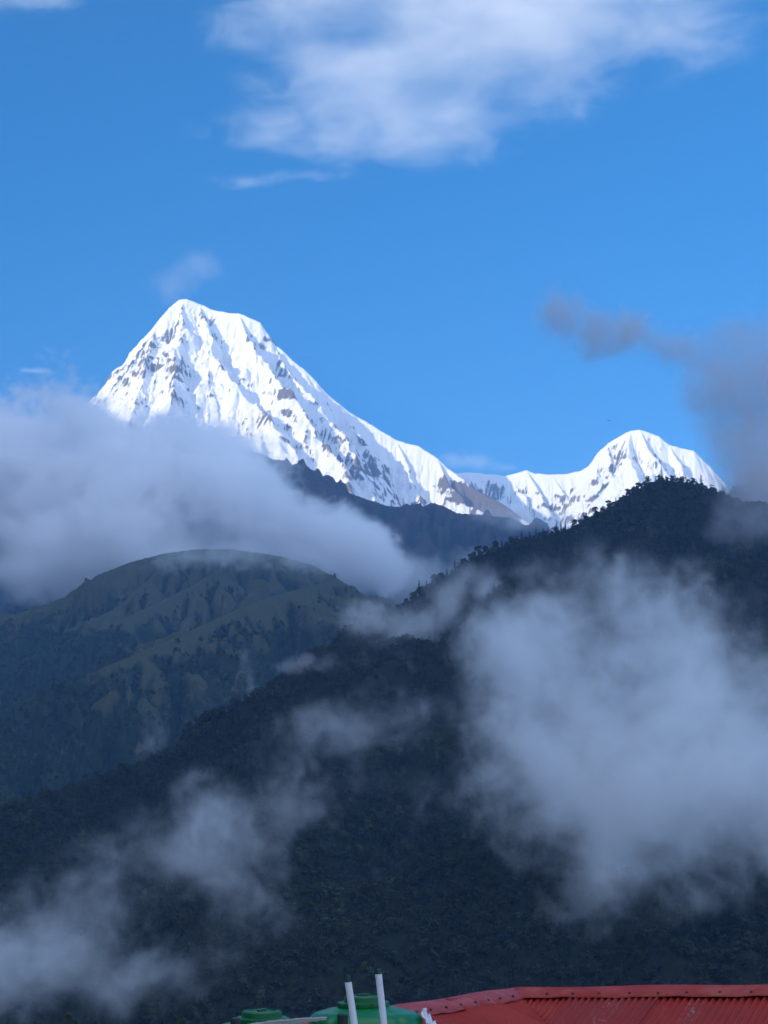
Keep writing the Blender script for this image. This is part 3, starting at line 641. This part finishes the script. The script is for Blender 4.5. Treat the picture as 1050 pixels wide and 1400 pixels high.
# weathered board resting on the thick posts
A0, B0 = at(334, 1402.5, 11.5), at(446, 1392.3, 11.5); k = 11.5 / F_PX
bm = bmesh.new(); n = 26; rr = random.Random(4); rows = []
for i in range(n + 1):
    f = i / n; c = A0 + (B0 - A0) * f; th = (2.2 + 1.8 * math.sin(f * 3.0) + rr.random() * 0.9) * k; wob = (1.6 * math.sin(f * 3.1) + rr.random() * 0.7) * k
    rows.append([bm.verts.new((c[0], c[1] + y, c[2] + wob + z)) for y, z in ((0, 0), (0.22, -0.008), (0.22, -0.008 - th), (0.0, -th))])
for u, v in zip(rows[:-1], rows[1:]):
    for i in range(4): bm.faces.new((u[i], v[i], v[(i + 1) % 4], u[(i + 1) % 4]))
bm.faces.new(rows[0]); bm.faces.new(rows[-1][::-1])
tag(bm_link('weathered_board', bm, M_BOARD), 'pale weathered board with a ragged edge lying before the lower tank', 'board')

# pale crumpled plastic by the right tank
bm = bmesh.new(); c0 = at(587, 1397, 13.9); rr = random.Random(8); grid = []
for i in range(15):
    row = []
    for j in range(15):
        u, v = i / 14 - 0.5, j / 14 - 0.5; edge = 1 + 0.25 * math.sin(i * 1.7 + j)
        row.append(bm.verts.new((c0[0] + u * 0.11 * edge, c0[1] + v * 0.13, c0[2] + 0.040 - 0.9 * u * 0.16 + 0.018 * math.sin(i * 1.3 + j * 0.6) + 0.010 * rr.random() - 1.6 * abs(v) * 0.1)))
    grid.append(row)
for i in range(14):
    for j in range(14): bm.faces.new((grid[i][j], grid[i + 1][j], grid[i + 1][j + 1], grid[i][j + 1]))
o = bm_link('plastic_sheet', bm, M_SHEET); md = o.modifiers.new('thickness', 'SOLIDIFY'); md.thickness = 0.004
tag(o, 'crumpled pale plastic sheet between green tank and red roof', 'plastic sheet')

# house with the red corrugated roof
A = at(702, 1353.5, 19.0); Lp = at(562, 1375.5, 16.75); Rp = at(1050, 1349.5, 17.5)
house = bpy.data.objects.new('red_roofed_house', None); COL.objects.link(house); house.location = (4.0, 18.5, -6.2)
tag(house, 'house with red corrugated metal roof and folded ridge caps', 'house')
hz = np.array((4.0, 18.5, -6.2))
d2 = unit((Lp - A)[None])[0]; d1 = unit((Rp - A)[None])[0]
def down(d, sgn, tilt):
    h = np.array((d[1], -d[0], 0.0)) * sgn; h = h / np.linalg.norm(h); return unit((h * 1.0 + np.array((0, 0, -tilt)))[None])[0]
def down_for(d, towards, tilt):
    v = down(d, 1, tilt); return v if v[0] * towards[0] + v[1] * towards[1] > 0 else down(d, -1, tilt)
wL = down_for(d2, (1, -0.2), 0.40); wR = down_for(d1, (-0.3, -1), 0.42)
wLo = down_for(d2, (-1, 0.2), 0.40); wRo = down_for(d1, (0.3, 1), 0.42)
nL = np.cross(d2, wL); nR = np.cross(d1, wR); val = np.cross(nL, nR); val = val / np.linalg.norm(val)
if val[2] > 0: val = -val
vn = np.cross(val, (0, 0, 1.0)); vn = vn / np.linalg.norm(vn)            # the upright plane through the valley
if np.dot(vn, d2) < 0: vn = -vn
def corrugated(org, d, w, n, u0, u1, length, sheets, keep_side, name, tones, chips, wave=0.017):
    """sheets of corrugated metal that hang down from a ridge; each is 11 waves wide and laps 8 mm over the next"""
    if n[2] < 0: n = -n
    bm = bmesh.new(); tl = bm.verts.layers.float.new('tone'); cl = bm.verts.layers.float.new('chip'); xl = bm.verts.layers.float.new('across'); yl = bm.verts.layers.float.new('along'); pitch = 0.076; steps = 8
    edges = [u0] + [e_ for e_ in sheets if u0 < e_ < u1] + [u1]
    for si, (a, b) in enumerate(zip(edges[:-1], edges[1:])):
        m = int((b - a) / pitch * steps) + 1; b2 = b + 0.05
        cols = []
        for i in range(m + 6):
            u = a + (b2 - a) * i / (m + 5); col = []
            hgt = wave * math.sin(2 * math.pi * u / pitch) + 0.010 * (1 if u > b else 0) * (u - b) / 0.05 + (0.012 if si % 2 else 0.0)
            for v in (0.0, 0.35, 0.8, 1.3, 2.0, length):
                p = org + d * u + w * (v + 0.01) + n * (hgt - 0.012 + 0.004 * math.sin(v * 3 + si)) - hz
                vv = bm.verts.new(p); vv[tl] = tones[si % len(tones)]; vv[xl] = u * 9.0 + si * 7.7; vv[yl] = v * 0.7
                vv[cl] = max([math.exp(-((u - cu) / cw_) ** 2 - ((v - cv) / ch_) ** 2) for cu, cv, cw_, ch_ in chips] + [0.0]); col.append(vv)
            cols.append(col)
        for p, q in zip(cols[:-1], cols[1:]):
            for j in range(5): bm.faces.new((p[j], p[j + 1], q[j + 1], q[j]))
    if keep_side:
        bmesh.ops.bisect_plane(bm, geom=bm.verts[:] + bm.edges[:] + bm.faces[:], plane_co=Vector(A - hz), plane_no=Vector(vn) * keep_side, clear_inner=True)
    o = bm_link(name, bm, M_ROOF, house, True); md = o.modifiers.new('thickness', 'SOLIDIFY'); md.thickness = 0.002; md.offset = -1; return o
sc1 = np.linalg.norm(Rp - A) / (1050 - 702)
corrugated(A, d1, wR, np.cross(d1, wR), -1.5, 7.0, 3.6, [(795 - 702) * sc1, (912 - 702) * sc1, 3.35, 4.3, 5.2, 6.1], -1, 'roof', [0.15, 0.65, 0.25, 0.75, 0.4, 0.6], [(1.12, 0.13, 0.10, 0.05), (1.30, 0.55, 0.10, 0.22), (2.25, 0.40, 0.07, 0.25)])
corrugated(A, d2, wL, np.cross(d2, wL), -1.5, 5.2, 3.2, [0.9, 1.75, 2.6, 3.5, 4.4], 1, 'roof', [0.1, 0.0, 0.2], [], 0.027)
corrugated(A, d1, wRo, np.cross(d1, wRo), -2.5, 7.0, 3.6, [1.0, 2.0, 3.0, 4.0, 5.0], -1, 'roof', [0.3, 0.5], [])
corrugated(A, d2, wLo, np.cross(d2, wLo), -2.5, 5.2, 3.2, [1.0, 2.0, 3.0, 4.0], 1, 'roof', [0.3, 0.1], [])
def ridge_cap(d, w, wo, u0, u1, seed, flap, wave):
    bm = bmesh.new(); r = random.Random(seed); rows = []; m = 70; up = np.array((0, 0, 1.0)); nn = np.cross(d, w); nn = nn if nn[2] > 0 else -nn; no = np.cross(d, wo); no = no if no[2] > 0 else -no
    ph = [r.random() * 6 for _ in range(4)]
    for i in range(m + 1):
        u = u0 + (u1 - u0) * i / m; f = flap + 0.010 * math.sin(u * 5.1 + ph[0]); lift = 0.014 + wave * (0.5 + 0.5 * math.sin(u * 2 * math.pi / 0.42 + ph[1])); tp = 0.028 + 0.006 * math.sin(u * 3.3 + ph[2])
        pts = [A + d * u + wo * f + no * 0.016, A + d * u + wo * 0.09 + no * (0.030), A + d * u + wo * 0.018 + up * (tp - 0.006), A + d * u + up * tp, A + d * u + w * 0.018 + up * (tp - 0.006), A + d * u + w * 0.10 + nn * (0.020 + lift * 0.6), A + d * u + w * f + nn * lift]
        rows.append([bm.verts.new(p - hz) for p in pts])
    for p, q in zip(rows[:-1], rows[1:]):
        for j in range(6): bm.faces.new((p[j], p[j + 1], q[j + 1], q[j]))
    nf = len(bm.faces); u = u0 + 0.12
    while u < u1:
        c = A + d * u + w * (flap * 0.70) + nn * (0.026 + wave * 0.6) - hz; bmesh.ops.create_uvsphere(bm, u_segments=10, v_segments=6, radius=0.013, matrix=Matrix.Translation(c)); u += 0.30 + 0.06 * r.random()
    bm.faces.ensure_lookup_table()
    for f_ in bm.faces[nf:]: f_.material_index = 1
    cap_ = bm_link('ridge_cap', bm, [M_CAP, M_DARK], house, True); md = cap_.modifiers.new('thickness', 'SOLIDIFY'); md.thickness = 0.0025; md.offset = 1
ridge_cap(d1, wR, wRo, 0.03, 7.0, 3, 0.235, 0.008)
ridge_cap(d2, wL, wLo, -0.05, 5.2, 5, 0.245, 0.010)
mid1 = A + d1 * 3.0
bm = bmesh.new()
def wall_box(o_, d, w, wo, u0, u1, rng, top_drop):
    h = np.array((w[0], w[1], 0)); h /= np.linalg.norm(h); dd = np.array((d[0], d[1], 0)); dd /= np.linalg.norm(dd)
    ps = [o_ + dd * u0 - h * rng, o_ + dd * u1 - h * rng, o_ + dd * u1 + h * rng, o_ + dd * u0 + h * rng]
    lo_ = [bm.verts.new((p[0] - hz[0], p[1] - hz[1], 0.0)) for p in ps]; hi_ = [bm.verts.new((p[0] - hz[0], p[1] - hz[1], o_[2] - top_drop - hz[2])) for p in ps]
    for i in range(4): bm.faces.new((lo_[i], lo_[(i + 1) % 4], hi_[(i + 1) % 4], hi_[i]))
    bm.faces.new(hi_); bm.faces.new(lo_[::-1])
wall_box(A, d1, wR, wRo, 0.4, 6.6, 2.6, 1.35)
wall_box(A, d2, wL, wLo, 2.2, 4.8, 2.3, 1.32)
bm_link('wall', bm, M_PLASTER, house)

# the slope the village stands on, falling into the valley
xs = np.concatenate([np.linspace(-600, -30, 40), np.linspace(-28, 28, 57), np.linspace(30, 600, 40)]); ys = np.concatenate([np.linspace(-220, -6, 20), np.linspace(-5, 60, 66), np.linspace(64, 760, 60)])
Xv, Yv = np.meshgrid(xs, ys)
Zv = -1.72 - 4.5 * sstep(2.5, 7.5, Yv) - np.clip(Yv - 34, 0, None) * 0.50 + np.clip(-Yv - 8, 0, None) * 0.25 + fbm(Xv / 60, Yv / 60, 4, 91) * 5 * sstep(38, 140, np.abs(Yv - 4) + np.abs(Xv) * 0.6) 
lay('village_slope', 'grassy slope below the village', Xv, Yv, np.maximum(Zv, -300), M_HILL, 0.6 + 0 * Xv, 0.2 + 0 * Xv)

# a bird far out in front of the sky
b = at(832, 575, 420); bm = bmesh.new()
prof = [(-0.30, 0.012), (-0.22, 0.05), (-0.05, 0.085), (0.10, 0.075), (0.20, 0.045), (0.25, 0.05), (0.30, 0.03), (0.35, 0.006)]
rings = [[bm.verts.new((x, r_ * math.cos(a * math.pi / 5), r_ * math.sin(a * math.pi / 5))) for a in range(10)] for x, r_ in prof]
for u, v in zip(rings[:-1], rings[1:]):
    for i in range(10): bm.faces.new((u[i], u[(i + 1) % 10], v[(i + 1) % 10], v[i]))
bm.faces.new(rings[0][::-1]); bm.faces.new(rings[-1])
for sg in (-1, 1):
    pts = [(0.13, 0.05, 0.02), (0.16, 0.30, 0.12), (0.06, 0.62, 0.10), (-0.02, 0.60, 0.09), (-0.02, 0.30, 0.10), (-0.08, 0.05, 0.02)]
    up_ = [bm.verts.new((x, y * sg, z + 0.008)) for x, y, z in pts]; lo_ = [bm.verts.new((x, y * sg, z - 0.008)) for x, y, z in pts]
    bm.faces.new(up_); bm.faces.new(lo_[::-1])
    for i in range(6): bm.faces.new((up_[i], up_[(i + 1) % 6], lo_[(i + 1) % 6], lo_[i]))
tv = [bm.verts.new(p) for p in ((-0.26, 0.03, 0.006), (-0.46, 0.09, 0.0), (-0.46, -0.09, 0.0), (-0.26, -0.03, 0.006))]; bm.faces.new(tv)
o = bm_link('bird', bm, M_DARK); o.location = tuple(b); o.rotation_euler = (0.3, 0, 0.6); tag(o, 'tiny dark bird flying in the blue sky above the smaller peak', 'bird')

# ------------------------------------------------------------------ air and clouds
def volume_material(name, density_scale, color=(1, 1, 1), aniso=0.0, use_attr=True):
    m = bpy.data.materials.new(name); m.use_nodes = True; t = m.node_tree; t.nodes.clear()
    out = t.nodes.new('ShaderNodeOutputMaterial'); v = t.nodes.new('ShaderNodeVolumePrincipled')
    v.inputs['Color'].default_value = tuple(color) + (1.0,)
    v.inputs['Anisotropy'].default_value = aniso
    v.inputs['Density'].default_value = density_scale
    v.inputs['Density Attribute'].default_value = 'density' if use_attr else ''
    t.links.new(v.outputs[0], out.inputs['Volume'])
    return m

def cloud(name, label, blobs, sigma, voxel, nscale, amp, thr, width, seed, stretch=(1, 1, 1), detail=6, rough=0.58, dist=0.4, color=(1, 1, 1), aniso=0.0, group=None, pad=1.7, warp=0.0, big=0.0, tear=1.2):
    """blobs: (px, py, depth Y, half width px, half height px, half thickness in metres, weight). The cloud is a density field in real space, stored as a voxel grid."""
    cs = [(at(b[0], b[1], b[2]), (b[3] * b[2] / F_PX, b[5], b[4] * b[2] / F_PX), b[6] if len(b) > 6 else 1.0) for b in blobs]
    lo = np.min([c - np.array(r) * pad for c, r, w in cs], 0); hi = np.max([c + np.array(r) * pad for c, r, w in cs], 0)
    mid = (lo + hi) / 2; mid_v = Vector(mid)
    ng = bpy.data.node_groups.new(name, 'GeometryNodeTree')
    ng.interface.new_socket('Geometry', in_out='INPUT', socket_type='NodeSocketGeometry')
    ng.interface.new_socket('Geometry', in_out='OUTPUT', socket_type='NodeSocketGeometry')
    N = ng.nodes.new; L = ng.links.new
    go = N('NodeGroupOutput'); pos = N('GeometryNodeInputPosition').outputs[0]
    def vm(op, a, b=None):
        n = N('ShaderNodeVectorMath'); n.operation = op
        for i, v in enumerate((a, b)):
            if v is None: continue
            if hasattr(v, 'is_output'): L(v, n.inputs[i])
            else: n.inputs[i].default_value = v
        return n
    def mt(op, a, b=0.0, c=0.0):
        n = N('ShaderNodeMath'); n.operation = op
        for i, v in enumerate((a, b, c)):
            if hasattr(v, 'is_output'): L(v, n.inputs[i])
            else: n.inputs[i].default_value = v
        return n.outputs[0]
    def noise(vec, scale, det, ro, di):
        n = N('ShaderNodeTexNoise'); n.noise_dimensions = '3D'; L(vec, n.inputs['Vector'])
        n.inputs['Scale'].default_value = scale; n.inputs['Detail'].default_value = det; n.inputs['Roughness'].default_value = ro; n.inputs['Distortion'].default_value = di
        return n
    off = vm('ADD', pos, (seed * 977.0, seed * 613.0, seed * 331.0)).outputs[0]
    st = vm('MULTIPLY', off, stretch).outputs[0]
    p = pos
    if warp:
        wv = noise(off, nscale * 0.45, 2, 0.5, 0).outputs['Color']
        p = vm('ADD', pos, vm('MULTIPLY', vm('SUBTRACT', wv, (0.5, 0.5, 0.5)).outputs[0], (warp, warp, warp)).outputs[0]).outputs[0]
    keep = None
    for c, r, w in cs:
        d = vm('DIVIDE', vm('SUBTRACT', p, tuple(c - mid)).outputs[0], tuple(float(x) for x in r)).outputs[0]
        l2 = vm('DOT_PRODUCT', d, d).outputs['Value']
        g = mt('MULTIPLY', mt('EXPONENT', mt('MULTIPLY', l2, -1.4)), w)
        q = mt('SUBTRACT', 1.0, mt('MINIMUM', g, 0.97))
        keep = q if keep is None else mt('MULTIPLY', keep, q)
    F = mt('SUBTRACT', 1.0, keep)
    nz = noise(st, nscale, detail, rough, dist).outputs[0]
    v = mt('MULTIPLY_ADD', mt('SUBTRACT', nz, 0.5), amp, F)
    if tear:
        t2 = noise(vm('ADD', st, (191.0, 73.0, 37.0)).outputs[0], nscale * 3.7, 6, 0.68, 0.8).outputs[0]
        v = mt('MULTIPLY_ADD', mt('SUBTRACT', t2, 0.5), mt('MULTIPLY', mt('SUBTRACT', 1.15, F), tear * 2.2), v)
    if big:
        v = mt('MULTIPLY_ADD', mt('SUBTRACT', noise(off, nscale * 0.3, 1, 0.5, 0).outputs[0], 0.5), big, v)
    mr = N('ShaderNodeMapRange'); mr.interpolation_type = 'SMOOTHSTEP'; L(v, mr.inputs['Value'])
    mr.inputs['From Min'].default_value = thr; mr.inputs['From Max'].default_value = thr + width
    # nothing of it outside the body's own reach
    fade = N('ShaderNodeMapRange'); fade.interpolation_type = 'SMOOTHSTEP'; L(F, fade.inputs['Value'])
    fade.inputs['From Min'].default_value = 0.08; fade.inputs['From Max'].default_value = 0.30
    den = mt('MULTIPLY', mr.outputs[0], fade.outputs[0])
    vc = N('GeometryNodeVolumeCube')
    L(den, vc.inputs['Density'])
    vc.inputs['Min'].default_value = tuple(lo - mid); vc.inputs['Max'].default_value = tuple(hi - mid)
    for k, i in zip('XYZ', range(3)): vc.inputs['Resolution ' + k].default_value = max(8, int((hi[i] - lo[i]) / (voxel * (1.3 if i == 1 else 1.0))))
    mat = volume_material(name, sigma, color, aniso)
    sm = N('GeometryNodeSetMaterial'); sm.inputs['Material'].default_value = mat
    L(vc.outputs[0], sm.inputs[0]); L(sm.outputs[0], go.inputs[0])
    bm = bmesh.new(); bmesh.ops.create_icosphere(bm, subdivisions=3, radius=1.0)
    bmesh.ops.scale(bm, vec=Vector((hi - lo) / 2), verts=bm.verts)
    me = bpy.data.meshes.new(name); bm.to_mesh(me); bm.free()
    o = link(name, me, mat); o.location = mid_v
    md = o.modifiers.new('density', 'NODES'); md.node_group = ng
    print('cloud', name, [int((hi[i] - lo[i]) / (voxel * (1.3 if i == 1 else 1.0))) for i in range(3)])
    return tag(o, label, 'cloud', group)

# the air itself
HAZE_SIGMA = 4.9e-5
bm = bmesh.new(); bmesh.ops.create_cube(bm, size=1.0)
bmesh.ops.scale(bm, vec=(40400, 40400, 4540), verts=bm.verts); bmesh.ops.translate(bm, vec=(0, 0, 4540 / 2 - 281), verts=bm.verts)
me = bpy.data.meshes.new('haze'); bm.to_mesh(me); bm.free()
tag(link('haze', me, volume_material('haze', HAZE_SIGMA, (0.28, 0.57, 1.0), 0.0, False)), 'thin blue haze in the mountain air', kind='stuff')

# valley clouds
cloud('cloud', 'large pale blue cloud filling the valley in front of the dark wooded ridge',
      [(710, 870, 1480, 90, 80, 150), (780, 845, 1480, 90, 60, 150), (880, 890, 1440, 150, 95, 170), (970, 930, 1400, 130, 110, 190), (765, 1010, 1340, 140, 120, 170), (1060, 1060, 1340, 160, 150, 190), (860, 1060, 1300, 180, 120, 170), (670, 1080, 1280, 80, 80, 120, 0.6), (810, 1195, 1180, 90, 70, 120, 0.65), (950, 1160, 1200, 130, 70, 130, 0.65), (870, 775, 1900, 16, 22, 60, 0.6)],
      0.028, 2.0, 0.0075, 3.7, 0.42, 1.5, 1, warp=110, detail=8, rough=0.63, tear=1.9)
cloud('cloud', 'torn blue wisps of cloud drifting low over the forest at the lower left',
      [(-20, 1340, 1150, 100, 50, 100), (60, 1330, 1150, 110, 55, 100), (110, 1260, 1180, 100, 75, 110), (160, 1340, 1150, 100, 50, 90, 0.8), (210, 1180, 1220, 110, 60, 110), (300, 1130, 1260, 80, 65, 110), (380, 1090, 1300, 70, 55, 100, 0.9), (320, 1230, 1200, 80, 60, 90, 0.6), (380, 1010, 1350, 80, 50, 90, 0.6), (290, 1310, 1150, 50, 50, 90, 0.45), (190, 1030, 1400, 30, 50, 80, 0.45), (440, 1100, 1300, 40, 40, 80, 0.6)],
      0.020, 2.0, 0.0100, 3.6, 0.40, 1.5, 2, warp=70, detail=8, rough=0.66, tear=2.3)
cloud('cloud', 'thin wisp of cloud over the crest between hill and wooded ridge',
      [(490, 850, 2250, 70, 34, 110), (560, 865, 2200, 60, 46, 110), (430, 905, 2150, 60, 20, 80, 0.7), (600, 825, 2250, 40, 46, 90, 0.7), (650, 810, 2300, 40, 35, 80, 0.6), (520, 910, 2100, 50, 40, 80, 0.5)],
      0.016, 2.6, 0.0075, 3.6, 0.38, 1.2, 3, warp=80, detail=8, rough=0.64, tear=1.8)
cloud('cloud', 'faint upright puff of mist before the green hillside',
      [(345, 930, 3400, 16, 32, 60), (335, 895, 3400, 11, 30, 50, 0.8)], 0.012, 3.0, 0.012, 2.6, 0.4, 1.2, 4, warp=30)
cloud('cloud', 'faint ragged mist hanging on the dark slope left of the big valley cloud',
      [(585, 1090, 1450, 50, 70, 90, 0.8), (560, 1170, 1400, 60, 70, 90, 0.6), (545, 970, 1700, 70, 60, 90, 0.7), (470, 990, 1650, 70, 50, 90, 0.6), (385, 1260, 1250, 40, 70, 70, 0.5), (500, 1060, 1500, 60, 60, 80, 0.4)],
      0.016, 2.6, 0.009, 4.2, 0.42, 1.5, 5, warp=70, detail=8, rough=0.64, tear=1.8)
# cloud bank on the hill
cloud('cloud', 'big grey cloud bank lying across the snow peak and the grassy hill',
      [(-60, 690, 6500, 170, 175, 350), (60, 655, 6500, 130, 150, 350), (175, 660, 6450, 115, 120, 350), (270, 672, 6400, 105, 105, 320), (345, 705, 6350, 85, 85, 300), (420, 730, 6250, 75, 58, 260), (485, 748, 6200, 60, 55, 220), (532, 778, 6100, 44, 34, 200, 0.8), (120, 750, 6100, 200, 90, 300)],
      0.014, 6.0, 0.0026, 1.9, 0.40, 0.28, 6, warp=170, detail=8, rough=0.6, tear=0.75)
cloud('cloud', 'thin mist veiling the top of the grassy hill under the cloud bank', [(200, 762, 5050, 100, 18, 110, 0.9), (310, 752, 5060, 150, 26, 120), (415, 768, 5060, 90, 24, 110)], 0.010, 4.0, 0.006, 3.4, 0.40, 1.3, 18, warp=110, detail=8, tear=2.0)
cloud('cloud', 'small pale mist pocket in the gap between the mountainside and the wooded ridge',
      [(580, 785, 4800, 60, 28, 200), (540, 800, 4700, 50, 28, 180, 0.8), (640, 768, 4900, 40, 18, 150, 0.7)], 0.006, 5.5, 0.0045, 2.8, 0.35, 1.1, 7, warp=90)
cloud('cloud', 'white mist lying in the saddle below the smaller snow peak',
      [(720, 716, 7600, 60, 18, 250), (770, 715, 7600, 40, 14, 200, 0.7), (650, 712, 7600, 50, 10, 200, 0.4)], 0.006, 8.0, 0.003, 2.6, 0.25, 1.2, 8, warp=100)
cloud('cloud', 'grey wisp trailing from the saddle between the two snow peaks',
      [(640, 632, 11500, 50, 14, 200, 0.8), (690, 640, 11500, 40, 9, 200, 0.6), (630, 610, 11500, 14, 16, 150, 0.4)], 0.004, 11.0, 0.003, 2.6, 0.35, 1.2, 9, warp=120)
# dark clouds on the right
cloud('cloud', 'dark grey ragged cloud above the smaller snow peak',
      [(765, 435, 4200, 42, 42, 120), (805, 458, 4200, 46, 34, 120), (860, 455, 4200, 55, 32, 120), (920, 472, 4200, 50, 26, 110, 0.9), (965, 490, 4200, 40, 24, 100, 0.7)], 0.020, 3.4, 0.0058, 2.8, 0.28, 1.3, 10, color=(0.82, 0.79, 0.79), warp=80, detail=8, rough=0.62, tear=0.9)
cloud('cloud', 'soft grey cloud bank at the right edge above the misty ridge',
      [(1010, 462, 3500, 75, 40, 150, 0.8), (1000, 530, 3500, 75, 55, 150, 0.8), (1060, 540, 3500, 80, 110, 180), (1030, 620, 3450, 70, 70, 160, 0.9), (1070, 670, 3350, 90, 90, 160)], 0.012, 4.5, 0.005, 2.4, 0.18, 1.2, 11, color=(0.82, 0.79, 0.79), warp=100, tear=1.6)
cloud('cloud', 'pale mist clinging to the wooded ridge just right of its summit',
      [(1012, 672, 2450, 44, 44, 90, 0.9), (1055, 640, 2450, 70, 90, 100), (1000, 705, 2450, 34, 34, 70, 0.8), (1050, 715, 2400, 55, 44, 80, 0.8)], 0.013, 3.0, 0.008, 2.6, 0.20, 1.4, 12, color=(0.86, 0.84, 0.86), warp=60, detail=8)
# high clouds
cloud('cloud', 'wide white cloud high in the sky at the top edge',
      [(430, 40, 11500, 110, 130, 300), (490, 110, 11500, 120, 80, 300), (620, 70, 11500, 190, 130, 300), (780, 30, 11500, 180, 115, 300), (910, 0, 11500, 130, 100, 300), (600, 165, 11500, 150, 55, 250, 0.8), (370, 182, 11500, 130, 34, 200, 0.7), (480, 200, 11500, 110, 32, 200, 0.7), (680, 160, 11500, 100, 46, 200, 0.8), (760, 110, 11500, 90, 50, 200, 0.7), (330, 40, 11500, 60, 80, 200, 0.5), (680, -60, 11500, 420, 110, 300)],
      0.0028, 10.0, 0.0012, 2.2, 0.17, 1.5, 13, warp=380, stretch=(0.50, 0.50, 1.2), detail=8, rough=0.6, tear=1.4)
cloud('cloud', 'thin pale streak of cloud below the wide white cloud', [(335, 247, 11500, 55, 9, 150, 0.8), (430, 240, 11500, 90, 8, 150, 0.6)], 0.003, 9.0, 0.003, 2.4, 0.3, 1.2, 14, warp=60, stretch=(0.5, 0.5, 1.4))
cloud('cloud', 'faint grey puff floating above left of the tall snow peak', [(230, 388, 8000, 46, 30, 160), (275, 365, 8000, 55, 22, 150, 0.8), (340, 345, 8000, 26, 12, 120, 0.6)], 0.0018, 8.0, 0.0035, 2.4, 0.3, 1.2, 15, warp=100)
cloud('cloud', 'tiny white sliver of cloud left of the tall snow peak', [(52, 507, 12500, 30, 4, 100), (35, 505, 12500, 18, 3, 80, 0.6)], 0.006, 6.0, 0.004, 1.4, 0.3, 0.8, 16)
cloud('cloud', 'pale cloud strip at the upper left corner', [(50, 0, 11500, 90, 18, 200, 0.8), (0, 10, 11500, 70, 16, 200, 0.7)], 0.003, 11.0, 0.003, 2.4, 0.3, 1.2, 17, warp=80, stretch=(0.5, 0.5, 1.3))
